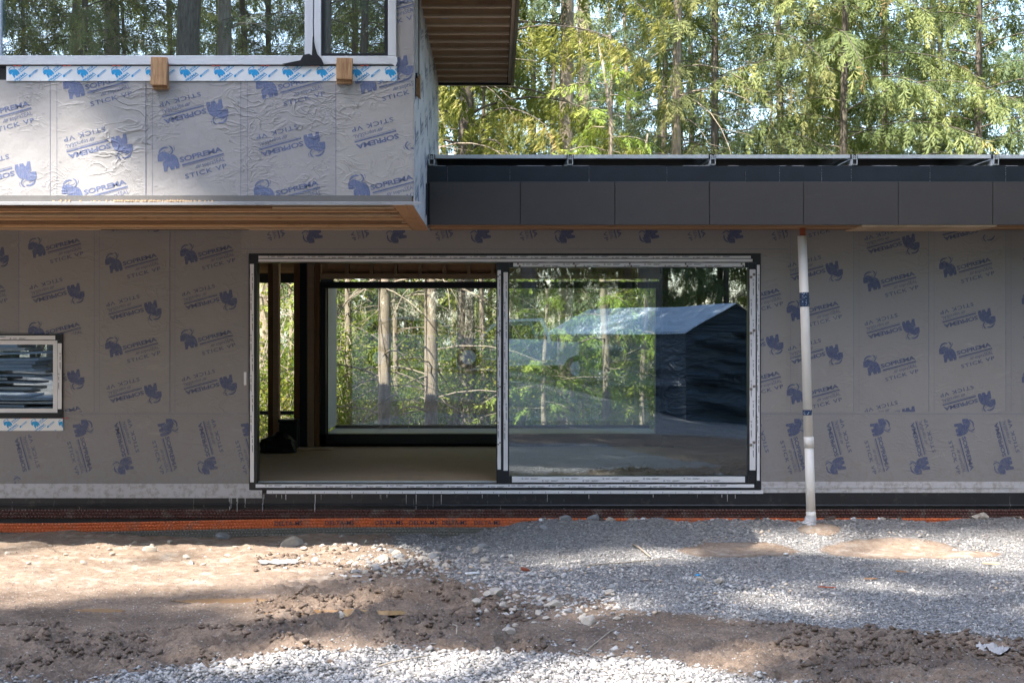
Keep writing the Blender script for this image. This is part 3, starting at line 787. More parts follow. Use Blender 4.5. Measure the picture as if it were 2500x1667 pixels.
sheet(2456, 2900, 562, 1005, [('I', 2412, 600), ('N', 2410, 700), ('I', 2412, 780), ('N', 2410, 880)], DW, 1)
sheet(1857, 2900, 1005, 1176, [('U', 1735, 1025), ('R', 1822, 1025), ('U', 1925, 1025), ('R', 2015, 1025), ('U', 2118, 1025), ('R', 2208, 1025), ('U', 2310, 1025), ('R', 2400, 1025)], DW, 3, lines='h')
# pale base strips
obj('base_strip', MB().box(-7.5, WX(612, DW), -0.016, 0, WZ(1212, DW), WZ(1180, DW)), M['base'], house)
obj('base_strip', MB().box(-7.5, WX(640, DW), -0.012, 0, WZ(1215, DW), WZ(1196, DW)), M['base'], house)
obj('base_strip', MB().box(WX(1858, DW), 8.0, -0.018, 0, WZ(1191, DW), WZ(1175, DW)), M['base'], house)
obj('base_strip', MB().box(WX(1858, DW), 8.0, -0.013, 0, WZ(1202, DW), WZ(1191.5, DW)), M['base'], house)
mb = MB().box(WX(652, DW), WX(1862, DW), -0.026, 0, WZ(1204, DW), WZ(1196, DW)); sill = obj('sill_tape', mb, M['film'], house)
mb = MB(); q = DOOR[0]+.1
while q < DOOR[1]-.05: mb.quad((q, -.0275, WZ(1203, DW)), (q+.004, -.0275, WZ(1203, DW)), (q+.004, -.0275, WZ(1199, DW)), (q, -.0275, WZ(1199, DW))); q += .135
obj('print_mark', mb, M['filmprint'], sill)
# foundation and dimple sheets
obj('foundation_wall', MB().box(-7.5, 8.0, -0.008, 0.0, -0.5, WZ(1203, DW)), M['found'], house)
obj('termination_bar', MB().tube([(-7.5, -0.022, WZ(1233, DW)), (8.0, -0.022, WZ(1233, DW))], 0.014, 8), M['found'], house)
def dimples(name, x0, x1, z0, z1, y, mat, pitch=0.034, slope=None):
    nx = int((x1-x0)/pitch); nz = max(1, round((z1-z0)/(pitch*.8))); v = []; f = []
    px_ = (x1-x0)/nx; pz = (z1-z0)/nz
    for j in range(nz):
        for i in range(nx):
            ox = x0+i*px_+(px_*.5 if j % 2 else 0); oz = z0+j*pz
            dz = slope(ox) if slope else 0
            n = len(v)
            v += [(ox, y, oz+dz), (ox+px_, y, oz+dz), (ox+px_, y, oz+pz+dz), (ox, y, oz+pz+dz)]
            a, b, c, d = ox+px_*.2, ox+px_*.8, oz+pz*.18+dz, oz+pz*.82+dz
            v += [(a+px_*.1, y-.013, c+pz*.1), (b-px_*.1, y-.013, c+pz*.1), (b-px_*.1, y-.013, d-pz*.1), (a+px_*.1, y-.013, d-pz*.1)]
            f += [(n, n+1, n+5, n+4), (n+1, n+2, n+6, n+5), (n+2, n+3, n+7, n+6), (n+3, n, n+4, n+7), (n+4, n+5, n+6, n+7)]
    o = npmesh(name, np.array(v), np.array(f), mat, house); o['kind'] = 'stuff'; return o
slp = lambda x: -0.055*float(sstep(-1.2, -5.2, x))
dimples('dimple_sheet', -5.6, 6.4, WZ(1264, DW), WZ(1242, DW), -0.028, M['brown'])
dimples('dimple_sheet', -5.25, 6.4, WZ(1285, DW), WZ(1263, DW), -0.036, M['orange'], slope=slp)
dimples('dimple_sheet', -5.6, 1.0, WZ(1312, DW), WZ(1285, DW), -0.036, M['greyd'], slope=slp)
TD = text2d('DELTA-MS', 0.01)
for px0, px1 in ((672, 740), (795, 866), (918, 985), (1000, 1068), (1080, 1140), (1158, 1222)):
    s_ = ([], []); place_text(s_, TD, (WX(px0, DW), WZ(1279, DW)+slp(WX(px0, DW))), (WX(px1, DW), WZ(1279, DW)+slp(WX(px1, DW))), 0.045)
    decal('lettering', s_, 0, 0, 0, ('y', -0.0505), None, M['filmprint'], house)
# plaster drips below the sill
mb = MB()
for i in range(34):
    x0 = random.choice([random.uniform(WX(555, DW), WX(600, DW)), random.uniform(WX(600, DW), WX(1100, DW)), random.uniform(WX(560, DW), WX(1800, DW))])
    L = random.uniform(0.02, 0.06)+0.16*random.random()**3; wd = random.uniform(.001, .004); z1 = WZ(1206, DW)
    for k in range(4):
        a = z1-L*k/4; b = z1-L*(k+1)/4; mb.box(x0-wd*(1-.12*k), x0+wd*(1-.12*k), -0.045 if b < WZ(1235, DW) else -0.0105, -0.008, b, a)
drp = obj('plaster_drips', mb, M['base'], house); drp['kind'] = 'stuff'

obj('paper_label', MB().box(WX(596, DW), WX(602, DW), -.0135, -.0115, WZ(940, DW), WZ(908, DW)), M['film'], house)
# ---- sliding door
door = empty('sliding_door', parent=house)
yD = -0.02
def dbox(name, px0, px1, py0, py1, mat, y0=yD, y1=0.14, d=DW, parent=None, bevel=0):
    return obj(name, MB().box(WX(px0, d), WX(px1, d), y0, y1, WZ(py1, d), WZ(py0, d)), M[mat], parent or door, bevel=bevel)
dbox('frame', 609, 1856, 620, 641, 'frame')
dbox('frame', 609, 628, 641, 1179, 'frame')
dbox('frame', 1845, 1856, 641, 1179, 'frame')
dbox('frame', 609, 1856, 1179, 1195, 'frame')
dbox('frame', 609, 1856, 1176.5, 1178.8, 'alu', 0.06, 0.14)
dbox('panel_stile', 1212, 1243, 641.2, 1178.8, 'frame', -0.012, 0.1)
dbox('panel_stile', 1827, 1844.8, 641.2, 1178.8, 'frame', -0.012, 0.1)
dbox('panel_rail', 1243.2, 1826.8, 641.2, 653, 'frame', -0.010, 0.1)
dbox('panel_rail', 1243.2, 1826.8, 1161, 1178.8, 'frame', -0.010, 0.1)
obj('pane', MB().quad((WX(1242, DW), 0.03, WZ(1162, DW)), (WX(1828, DW), 0.03, WZ(1162, DW)), (WX(1828, DW), 0.03, WZ(652, DW)), (WX(1242, DW), 0.03, WZ(652, DW))), M['glass'], door)
TR = text2d('R', 0.0)
def film(px0, px1, py0, py1, vert=False, d=DW, y=yD, parent=None, squares=False, name='protective_film', prints=True, phase=0.0):
    x0, x1, z0, z1 = WX(px0, d), WX(px1, d), WZ(py1, d), WZ(py0, d)
    # slightly wavy thin strip
    mb = MB(); n = max(2, int(((z1-z0) if vert else (x1-x0))/0.09)); e = 0.0025
    for i in range(n):
        if vert:
            a, b = z0+(z1-z0)*i/n, z0+(z1-z0)*(i+1)/n
            j0, j1 = e*math.sin(i*1.7+px0), e*math.sin((i+1)*1.7+px0)
            mb.quad((x0+abs(j0), y-.002, a), (x1-abs(j0)*.5, y-.003-abs(j0)*.6, a), (x1-abs(j1)*.5, y-.003-abs(j1)*.6, b), (x0+abs(j1), y-.002, b))
        else:
            a, b = x0+(x1-x0)*i/n, x0+(x1-x0)*(i+1)/n
            j0, j1 = e*math.sin(i*1.3+py0), e*math.sin((i+1)*1.3+py0)
            mb.quad((a, y-.003-abs(j0)*.6, z0+abs(j0)), (b, y-.003-abs(j1)*.6, z0+abs(j1)), (b, y-.002, z1-abs(j1)*.4), (a, y-.002, z1-abs(j0)*.4))
    o = obj(name, mb, M['film'], parent or door)
    if not prints: return o
    pr = ([], []); q = 0.1+phase; L = (z1-z0) if vert else (x1-x0); W_ = (x1-x0) if vert else (z1-z0); row = 0
    def pos(u, v): return (x0+v, z1-u) if vert else (x0+u, z0+v)
    while q < L-0.3:
        v0 = W_*(0.28 if row % 2 else 0.62); row += 1; h = min(0.016, W_*.4)
        for a, b, c, e2 in ((0, h, -h/2, -h/2+.0016), (0, h, h/2-.0016, h/2), (0, .0016, -h/2, h/2), (h-.0016, h, -h/2, h/2), (h*.35, h*.7, -h*.2, h*.25),
                            (.03, .075, .001, .004), (.095, .17, .001, .0045), (.095, .155, -.004, -.0015), (.035, .07, -.004, -.002)):
            if abs(v0+c) < 0 or v0+max(c, e2) > W_ or v0+min(c, e2) < 0: continue
            poly(pr, [pos(q+a, v0+c), pos(q+b, v0+c), pos(q+b, v0+e2), pos(q+a, v0+e2)])
        q += 0.21
    if pr[0]: decal('print_mark', pr, 0, 0, 0, ('y', y-.0052), None, M['filmprint'], o)
    if squares:
        sq = ([], []); q = 0.04; s_ = W_*.42
        while q < L-s_:
            for k in (0, 1):
                a, b = q+(s_ if k else 0), (W_*.05 if k else W_*.52)
                if vert: poly(sq, [(x0+b, z1-a), (x0+b+s_, z1-a), (x0+b+s_, z1-a-s_), (x0+b, z1-a-s_)])
                else: poly(sq, [(x0+a, z0+b), (x0+a+s_, z0+b), (x0+a+s_, z0+b+s_), (x0+a, z0+b+s_)])
            q += 0.58
        decal('print_mark', sq, 0, 0, 0, ('y', y-.0055), None, M['filmbrown'], o)
    return o
film(632, 1832, 625, 631)
film(632, 1836, 632.5, 640, prints=False, y=yD-.004)
film(1253, 1818, 642, 652, squares=True, y=-0.012)
film(611, 621, 645, 1176, vert=True)
film(1214, 1223, 660, 1145, vert=True, squares=True, y=-0.014)
film(1229, 1240, 665, 1148, vert=True, y=-0.014)
film(1829, 1844, 658, 1147, vert=True, squares=True, y=-0.014)
film(1846.5, 1854, 647, 1172, vert=True)
film(1250, 1818, 1162, 1177, y=-0.013)
film(625, 1840, 1181, 1189.5)
# ---- small left window
sw = empty('window', parent=house)
dbox('frame', -540, 155, 816, 831, 'frame', -0.025, 0.1, parent=sw)
dbox('frame', 142, 155, 831.2, 1006.8, 'frame', -0.025, 0.1, parent=sw)
dbox('frame', -540, 155, 1007, 1020, 'frame', -0.025, 0.1, parent=sw)
film(-540, 137, 819, 829.5, y=-0.026, parent=sw)
film(142.5, 153, 838, 998, vert=True, y=-0.026, parent=sw)
for a in ((-540, 142, 831, 841), (131, 142, 841.1, 996.9), (-540, 142, 997, 1007)): dbox('sash', a[0], a[1], a[2], a[3], 'film', -0.02, 0.06, parent=sw)
obj('pane', MB().quad((WX(-540, DW), 0.01, WZ(998, DW)), (WX(132, DW), 0.01, WZ(998, DW)), (WX(132, DW), 0.01, WZ(840, DW)), (WX(-540, DW), 0.01, WZ(840, DW))), M['glassu'], sw)
def tape_strip(px0, px1, py0, py1, d, y, pitch, phase, sc=0.45):
    x0, x1, z0, z1 = WX(px0, d), WX(px1, d), WZ(py1, d), WZ(py0, d)
    o = obj('sill_tape', MB().box(x0, x1, y-.003, y+.001, z0, z1), M['tape'], house)
    q = x0+phase; i = 0
    while q < x1+.2:
        decal('printed_logo', ts, q+.09, (z0+z1)/2+.035*sc/.45, 0, ('y', y-.0045), (x0, x1, z0, z1), M['tapeblue'], o, sc)
        decal('printed_logo', ts2, q+pitch*.52, z1-(z1-z0)*0.62, 0, ('y', y-.0045), (x0, x1, z0, z1), M['tapeblue'], o, 0.9)
        decal('printed_logo', ts, q+.02, (z0+z1)/2+.035*sc/.45-.115, 0, ('y', y-.0045), (x0, x1, z0, z1), M['tapeblue'], o, sc)
        q += pitch; i += 1
    mb = MB(); q = x0+.06
    while q < x1: mb.box(q, q+.024, y-.012, y-.004, z1, z1+.006).box(q+.04, q+.064, y-.012, y-.004, z1, z1+.006); q += 1.45*pitch
    obj('clip', mb, M['red'], o)
    return o
tape_strip(-540, 155, 1021, 1051, DW, -0.012, 0.285, 0.1, 0.45)

# ---- rear wall seen through the house
DB = 18.6
def bx(name, px0, px1, py0, py1, mat, y0=4.52, y1=4.72, d=DB, parent=None):
    return obj(name, MB().box(WX(px0, d), WX(px1, d), y0, y1, WZ(py1, d), WZ(py0, d)), M[mat], parent or house)
for a, b in ((657, 668), (669, 683), (720, 735), (753, 769), (771, 782)): bx('stud', a, b, 640, 1090, 'pale' if a in (669, 753) else 'woodz', 4.5, 4.66)
bx('steel_post', 736, 752, 600, 1090, 'frame', 4.46, 4.6)
bx('header', 784, 1640, 669, 681, 'pale', 4.5, 4.66)
bx('header', 784, 1640, 600, 640, 'wood', 4.56, 4.66)
bx('header', 612, 784, 618, 641, 'wood', 4.56, 4.66)
q = 845
while q < 1600: bx('stud', q, q+8, 640, 669, 'pale', 4.5, 4.62); q += 59
bx('stud', 1613, 1640, 640, 1090, 'dark', 4.4, 4.66)
obj('backing_board', MB().box(WX(784, DB), WX(1640, DB), 4.63, 4.66, WZ(669, DB), WZ(640, DB)), M['woodl'], house)
rw = empty('window', parent=house)
for a in ((784, 1612, 688, 704), (784, 797, 704.2, 1081.8), (1600, 1612, 704.2, 1081.8), (784, 1612, 1058, 1082)): bx('frame', *a, 'frame', 4.54, 4.7, parent=rw)
bx('frame', 799, 803, 704.2, 1057.8, 'frame', 4.5, 4.53, parent=rw)
obj('sill_ledge', MB().box(WX(797, DB), WX(1606, DB), 5.66, 5.74, WZ(1046, 19.7), WZ(1037, 19.7)), M['frame'], rw)
obj('sill_ledge', MB().box(WX(797, DB), WX(1606, DB), 4.71, 5.66, WZ(1060, DB), WZ(1058, DB)), M['steel'], rw)
obj('pane', MB().quad((WX(797, DB), 4.6, WZ(1058, DB)), (WX(1600, DB), 4.6, WZ(1058, DB)), (WX(1600, DB), 4.6, WZ(704, DB)), (WX(797, DB), 4.6, WZ(704, DB))), M['glassb'], rw)
obj('reveal', MB().box(WX(797, DB)-.03, WX(798, DB), 4.74, 5.75, WZ(1050, DB), WZ(690, DB)), M['base'], rw)
# deep rear eave seen through the left slots
k = 4.95
while k < 8.2:
    obj('rafter', MB().box(-6.5, -2.72, k, k+.045, 3.02, 3.26), M['wood'], house); k += 0.42
obj('roof', MB().box(-6.6, -2.7, 4.8, 8.5, 3.262, 3.34), M['dark'], house)
obj('eave_beam', MB().box(-6.6, -2.7, 8.42, 8.5, 2.88, 3.26), M['frame'], house)
obj('deck_rail', MB().box(-6.4, -2.9, 6.5, 6.56, WZ(1012, 20.5), WZ(1003, 20.5)), M['frame'], house)
# interior ceiling joists
k = 0.5
while k < 4.4:
    obj('joist', MB().box(-7.4, 7.9, k, k+.045, 3.1, 3.34), M['wood'], house); k += 0.42

# ---- upper storey box
UW1 = (WX(-500, DU), WX(760, DU), WZ(150, DU), 6.6)
UW2 = (WX(775, DU), WX(958, DU), WZ(150, DU), 6.6)
slab('wall', -7.6, XC-0.002, ZB+0.05, 7.4, YU+0.001, YU+0.15, M['black'], house, [UW1, UW2])
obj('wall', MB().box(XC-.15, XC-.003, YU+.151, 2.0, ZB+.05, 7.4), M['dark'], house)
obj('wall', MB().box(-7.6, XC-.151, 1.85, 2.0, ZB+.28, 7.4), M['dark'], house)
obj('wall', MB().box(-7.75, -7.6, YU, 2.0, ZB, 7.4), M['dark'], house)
obj('floor_deck', MB().box(-7.6, XC-.151, YU+.151, 1.85, ZB+.27, ZB+.30), M['dark'], house)  # deck coloured near black, shade between the joists put into its colour
us = [('N', 0, 268), ('I', 5, 393)]
sheet(-400, 125, 196, 479, us, DU, 1, True)
sheet(125, 358, 196, 479, [('N', 225, 207), ('I', 226, 330), ('N', 222, 448)], DU, 2, True)
sheet(358, 590, 196, 479, [('I', 445, 250), ('N', 442, 373)], DU, 1, True)
sheet(590, 822, 196, 479, [('N', 668, 207), ('I', 668, 325), ('N', 663, 450)], DU, 2, True)
sheet(822, 1010, 196, 479, [('N', 895, 195), ('I', 887, 308), ('N', 880, 437)], DU, 3, True, lines=False)
sheet(966, 1010, -420, 196, [('N', 880, 30), ('I', 870, 150), ('I', 870, -90)], DU, 2, True, lines=False)
# side wall sheet with the same print
sp = -0.0
o = obj('membrane_sheet', MB().box(XC-.002, XC+.003, YU-0.004, 1.99, ZB-0.02, 7.4), M['base'], house)
M['inks'] = membrane('membrane print side', (0.56, 0.55, 0.57), INK, 0.3)
for i in range(6):
    for j in range(9):
        cy = YU+0.38+0.79*i; cz = 3.25+0.43*j+(0.2 if i % 2 else 0)
        decal('printed_logo', stamp, cy, cz, 0 if j % 2 else math.pi, ('x', XC+.0046), (YU+.004, 1.98, ZB, 7.3), M['inks'], o)
obj('corner_seam', MB().box(XC-0.0005, XC+.0058, YU-.005, YU+.02, ZB, 7.4), M['base'], house)
# side window edge with torn black flap and packers
sd = empty('window', parent=house)
obj('frame', MB().box(XC+.006, XC+.03, YU+.05, YU+.075, WZ(180, 11.3), 7.0), M['winfilm'], sd)
obj('frame', MB().box(XC+.004, XC+.022, YU+.1, YU+.5, WZ(172, 11.4), 7.0), M['black'], sd)
mb = MB(); mb.prism([(0, 0), (.05, .02), (.03, .18), (-.01, .2)], 0, .02)
fl = obj('torn_flap', mb, M['black'], sd); fl.location = (XC+.02, YU+.2, WZ(235, 11.4)); fl.rotation_euler = (0, 0, 1.2)
for k in range(3):
    obj('packer', MB().box(XC+.012+.012*k, XC+.022+.012*k, YU+.14, YU+.24, WZ(235+3*k, 11.4), WZ(195-5*k, 11.4)), M['wood'], sd)
# upper windows
for (g0, g1, name) in ((5, 745, 'a'), (785, 948, 'b')):
    uw = empty('window', parent=house)
    yW = YU-.03
    P = uw
    if name == 'a':
        rects = [(-500, 765, 138, 160), (745, 765.5, -400, 137.8), (-8, 4, -400, 137.8)]
    else:
        rects = [(768.5, 968, 139, 159), (768, 785, -400, 138.8), (948, 968, -400, 138.8)]
    for a in rects: obj('frame_film', MB().box(WX(a[0], DU), WX(a[1], DU), yW, YU+.1, WZ(a[3], DU), WZ(a[2], DU)), M['winfilm'], uw, bevel=.003)
    if name == 'b':
        for a in ((785.2, 794, -400, 131.8), (939, 947.8, -400, 131.8), (785.2, 947.8, 132, 138.6)):
            obj('frame', MB().box(WX(a[0], DU), WX(a[1], DU), YU-.02, YU+.08, WZ(a[3], DU), WZ(a[2], DU)), M['frame'], uw)
    obj('pane', MB().quad((WX(g0 if name == 'b' else -500, DU), YU+.0, WZ(139, DU)), (WX(g1, DU), YU+.0, WZ(139, DU)), (WX(g1, DU), YU+.0, 6.6), (WX(g0 if name == 'b' else -500, DU), YU+.0, 6.6)), M['glassu'], uw)
uw_m = empty('window_gasket', parent=house)
obj('gap_strip', MB().box(WX(765.8, DU), WX(768, DU), YU-.026, YU+.05, WZ(160, DU), 7.3), M['black'], uw_m)
def px_prism(pts, y0, y1, d): 
    return MB().prism([(WX(a, d), WZ(b, d)) for a, b in pts], y0, y1)
obj('torn_tape', px_prism([(690,159),(735,150),(742,137),(756,134),(763,138),(765,90),(771,118),(776,135),(786,146),(792,160),(780,163),(700,162)], YU-.038, YU-.032, DU), M['black'], uw_m)
obj('torn_tape', MB().box(WX(-500, DU), WX(968, DU), YU-.012, YU+.02, WZ(164, DU), WZ(159.5, DU)), M['black'], uw_m)
obj('torn_tape', px_prism([(958,140),(970,142),(971,152),(966,166),(960,160)], YU-.036, YU-.031, DU), M['winfilm'], uw_m)
tape_strip(17, 970, 163, 199, DU, YU-.013, 0.284, 0.06)
M['flash'] = plain('brown grey flashing', (0.15, 0.145, 0.14), 0.5, 0.0, 0.12)
# flashing under the membrane
obj('flashing', MB().box(-7.6, WX(1006, DU), YU-.018, YU-.001, WZ(493, DU), WZ(478, DU)), M['flash'], house)
obj('flashing', MB().prism([(0, 0), (0.06, -0.012), (0.06, -0.03), (0, -0.03)], 0, 1), None, house) if False else None
fx1 = WX(1027, DU-.06)
m = MB(); m.v = [(-7.6, YU-.002, WZ(492, DU)), (fx1, YU-.002, WZ(492, DU)), (fx1, YU-.06, WZ(494, DU-.06)), (-7.6, YU-.06, WZ(494, DU-.06)), (fx1, YU-.06, WZ(500.5, DU-.06)), (-7.6, YU-.06, WZ(500.5, DU-.06))]
m.f = [(0, 1, 2, 3), (3, 2, 4, 5)]; obj('drip_edge', m, M['steel'], house)
sx = []
xs_ = np.concatenate([rng.normal(WX(310, DU), .06, 60), rng.normal(WX(360, DU), .05, 60), rng.normal(WX(430, DU), .08, 60), rng.uniform(WX(130, DU), WX(520, DU), 60)])
mb = MB()
for xq in xs_:
    s_ = random.uniform(.002, .007); yq = YU-random.uniform(.01, .055); zq = WZ(493, DU)
    mb.box(xq-s_, xq+s_, yq-s_, yq+s_, zq-.002, zq+s_*1.6)
tag(obj('sawdust', mb, M['pale']), 'pale sawdust crumbs lying on the metal drip edge', 'sawdust', kind='stuff')
# soffit framing of the box
yj = [YU+.02, YU+.36, YU+.72, YU+1.10, YU+1.48, YU+1.88, YU+2.3, YU+2.62]
for i, yy in enumerate(yj):
    obj('joist', MB().box(-7.5, XC-.19, yy, yy+.09, ZB+.0, ZB+(.018, .026, .021)[i % 3]), M['pale' if i % 2 else 'woodl'], house)
    if i % 3 == 0: obj('joist_web', MB().box(-7.5, XC-.19, yy+.024, yy+.036, ZB+.0185, ZB+.2), M['wood'], house)  # web in darker timber, its recess shade put into the colour
    obj('joist_flange', MB().box(-7.5, XC-.19, yy, yy+.06, ZB+.201, ZB+.235), M['wood'], house)
for i, yy in enumerate((YU+.2, YU+.9, YU+1.68)):
    obj('strapping', MB().box(-7.5, (-1.9, -0.95, -0.9)[i], yy, yy+.06, ZB-.022, ZB-.001), M['pale' if i == 1 else 'wood'], house)
obj('edge_beam', MB().box(XC-.18, XC-.004, YU+.02, 0.0, ZB-.004, ZB+.26), M['woody'], house)
obj('strapping', MB().box(-7.5, WX(248, DW), -0.06, -0.01, WZ(562, DW), WZ(552, DW)), M['pale'], house)
obj('strapping', MB().box(WX(610, DW), WX(1018, DW), -0.06, -0.01, WZ(562, DW), WZ(552, DW)), M['pale'], house)
for xx in (-4.8, -4.1):
    obj('joist_hanger', MB().box(xx, xx+.05, YU+.3, YU+.35, ZB-.006, ZB+.05), M['steel'], house)
for (a, b) in ((-2.6, -1.95),):
    obj('duct', MB().tube([(a, YU+.1, ZB+.16), (b, YU+2.6, ZB+.16)], .08, 12), M['steel'], house, smooth=True)
# ---- right roof overhang of the upper storey
ZR = WZ(205, 16.0)
obj('roof', MB().box(XC-.1, WX(1251, 16)+.02, YU-1.5, 2.0, ZR+.25, ZR+.4), M['dark'], house)
yy = 1.92; 
while yy > YU-1.4:
    rf_ = obj('rafter', MB().box(XC+.003, WX(1238, 16), yy-.04, yy, ZR+.0215, ZR+.25), M['woodl'], house)
    obj('lit_edge_strip', MB().box(XC+.003, WX(1238, 16), yy-.052, yy+.01, ZR, ZR+.021), M['pale'], rf_)  # added pale strip, stands for the rafter edge lit from the ground
    if random.random() < .25: obj('rafter', MB().box(XC+.003, WX(1238, 16), yy-.1, yy-.06, ZR+.005, ZR+.25), M['wood'], house)
    yy -= 0.36
obj('fascia_board', MB().box(WX(1240, 16), WX(1247, 16), YU-1.5, 1.99, ZR-.01, ZR+.3), M['paley'], house)
obj('fascia_board', MB().box(WX(1247.5, 16), WX(1254, 16), YU-1.5, 2.0, ZR-.03, ZR+.34), M['fascia_t'], house)
obj('eave_beam', MB().box(XC+.003, WX(1247, 16), 1.93, 1.985, ZR-.03, ZR+.2), M['frame'], house)
dct = obj('duct', MB().tube([(WX(1078, 12.9), -1.05, ZR+.14), (WX(1132, 12.9), -1.15, ZR+.14)], .09, 12), M['steel'], house, smooth=True)

# ---- low roof fascia
bxs = [1048, 1270, 1501, 1732, 1962, 2193, 2424, 2655, 2886]
for a, b in zip(bxs, bxs[1:]):
    obj('fascia_panel', MB().box(WX(a+.7, DF), WX(b-.7, DF), YF, YF+.02, WZ(549, DF), WZ(444, DF)), M['panel'], house, bevel=.0018)
obj('backing_board', MB().box(WX(1046, DF), 7.6, YF+.022, YF+.06, WZ(548.5, DF), WZ(446, DF)), M['black'], house)
obj('upstand', MB().box(XC+.006, 7.6, YF+.07, YF+.24, ZB+.05, WZ(407, 13.4)), M['found'] if False else M['black'], house)
M['upst'] = plain('parapet membrane', (0.016, 0.022, 0.03), 0.5, var=0.35, scale=6, bumpd=0.006)
ups = [1040, 1093, 1245, 1438, 1628, 1820, 1903, 2006, 2078, 2270, 2455, 2700]
for i, (a, b) in enumerate(zip(ups, ups[1:])):
    o = obj('parapet_sheet', MB().box(WX(a, 13.35)+.001, WX(b, 13.35), YF+.05-.003*(i % 2), YF+.069, WZ(446, 13.35), WZ(405.5, 13.35)+.003*(i % 2)), M['upst'], house)
    mb = MB()
    for k in range(9):
        z = WZ(443-4*k, 13.35); mb.box(WX(b, 13.35)-.002, WX(b, 13.35)+random.uniform(.0, .002), YF+.043, YF+.046, z, z+random.uniform(.001, .006))
    obj('seam_bleed', mb, M['base'], o)
mb = MB(); q = WX(1046, 13.35)
while q < 6.5: L = random.uniform(.02, .3); mb.box(q, q+L, YF+.06, YF+.1, WZ(405.2, 13.35), WZ(404.2, 13.35)); q += L+random.uniform(.01, .3)
obj('top_seam', mb, M['base'], house)
# under fascia
obj('soffit_board', MB().box(XC+.01, 7.6, YF+.03, YF+.16, ZB-.0, ZB+.04), M['wood'], house)
obj('soffit_board', MB().box(XC+.01, 7.6, YF+.21, YF+.30, ZB-.01, ZB+.04), M['woody'] if False else M['wood'], house)
obj('soffit_board', MB().box(XC+.01, 7.6, YF+.36, -0.02, ZB+.002, ZB+.04), M['wood'], house)
for i in range(9):
    x0 = 3.62+i*.148
    obj('soffit_plank', MB().box(x0, x0+.1465, YF+.012, -.05, ZB-.018, ZB-.003), M['paley'], house)
obj('corner_flashing', MB().box(XC+.007, WX(1046, DF), YF-.0, YF+.03, WZ(549, DF), WZ(444, DF)), M['black'], house)
mb = MB().box(XC+.006, XC+.012, YF-.25, YF-.005, WZ(525, 13.2), WZ(452, 13.2)); obj('side_membrane', mb, M['upst'], house)

# ------------------------------------------------------------------ things on the house
for i, (a, b, lab) in enumerate(((1060, 1388, 'leftmost solar panel on the low roof beside the upper storey'), (1397, 1736, 'second solar panel from the left along the low roof edge'),
                            (1745, 2081, 'third solar panel from the left along the low roof edge'), (2090, 2426, 'fourth solar panel from the left above the right wall'), (2435, 2775, 'solar panel cut off by the right picture edge'))):
    t = empty('solar_panel', (WX((a+b)/2, 13.4), YF+.1, WZ(387, 13.4)), lab, 'solar panel', 'solar panels along the low roof edge')
    hw = WX(b, 13.4)-WX((a+b)/2, 13.4); L = 1.72
    fr = MB().box(-hw, hw, 0, .012, 0, .037).box(-hw, hw, L-.012, L, 0, .037).box(-hw, -hw+.012, .0125, L-.0125, 0, .037).box(hw-.012, hw, .0125, L-.0125, 0, .037)
    obj('frame', fr, M['alu'], t)
    obj('glass', MB().box(-hw+.0125, hw-.0125, .0125, L-.0125, .026, .034), M['frame'], t)
for i, (a, lab) in enumerate(((1054, 'aluminium rail end at the left end of the low roof'), (1392, 'aluminium rail end between the first and second solar panels'), (1740, 'aluminium rail end between the second and third solar panels'),
                           (2086, 'aluminium rail end between the third and fourth solar panels'), (2431, 'aluminium rail end near the right picture edge'))):
    t = empty('mounting_rail', (WX(a, 13.35), YF+.035, WZ(404, 13.35)), lab, 'mounting rail', 'rails carrying the solar panels')
    w2, h2, tk = .026, .066, .006
    rb = MB()
    for y0, y1 in ((0, 1.8),):
        rb.box(-w2, w2, y0, y1, .004, .004+tk).box(-w2, w2, y0, y1, h2-tk, h2).box(-w2, -w2+tk, y0, y1, .0082, h2-tk-.0002).box(w2-tk, w2, y0, y1, .0082, h2-tk-.0002)
    obj('rail', rb, M['alu'], t)
    obj('dark_core', MB().box(-w2+tk+.001, w2-tk-.001, .012, .03, .012, h2-tk-.003), M['black'], t)  # added black fill, stands for the shade inside the hollow rail
    obj('clamp_pad', MB().box(-w2-.008, w2+.008, .012, .05, h2+.0005, h2+.042), M['black'], t)
    obj('cap_clamp', MB().box(-w2, -w2+.012, .0, .06, h2+.003, h2+.038).box(w2-.012, w2, .0, .06, h2+.003, h2+.038).box(-.005, .005, .0, .06, h2+.001, h2+.03).box(-w2, w2, 0, .06, h2+.012, h2+.018), M['alu'], t)
    s = 1 if i == 0 else -1
    obj('foot', MB().box(s*.0215 if s > 0 else -.055, .055 if s > 0 else -.0215, .02, .09, -.002, .004).box(s*.0215 if s > 0 else -.028, .028 if s > 0 else -.0215, .02, .09, .0042, .055).box(-.06, .06, .09, .16, -.003, .001), M['alu'], t)

# wood blocks
def block(px0, px1, py0, py1, label, lowpx, w2=0):
    y = YU-.034-.013
    t = empty('wood_block', (WX((px0+px1)/2, DU), y, WZ((py0+py1)/2, DU)), label, 'wood block')
    hw = (px1-px0)/2*DU/F; hh = (py1-py0)/2*DU/F
    o = obj('front_piece', MB().box(-hw, hw, -.038, -.004, -hh+.03, hh), M['block'], t, bevel=.002); o.rotation_euler = (0, R(1), 0)
    o = obj('rear_piece', MB().box(-hw+w2, hw+w2, -.003, .03, -hh, hh-.03), M['block'], t, bevel=.002); o.rotation_euler = (0, R(-1.5), 0)
block(374, 413, 145, 221, 'dark brown wood block pinned below the wide upper window', 0, .004)
block(824, 863, 147, 207, 'light brown wood block pinned below the narrow upper window', 0, -.006)

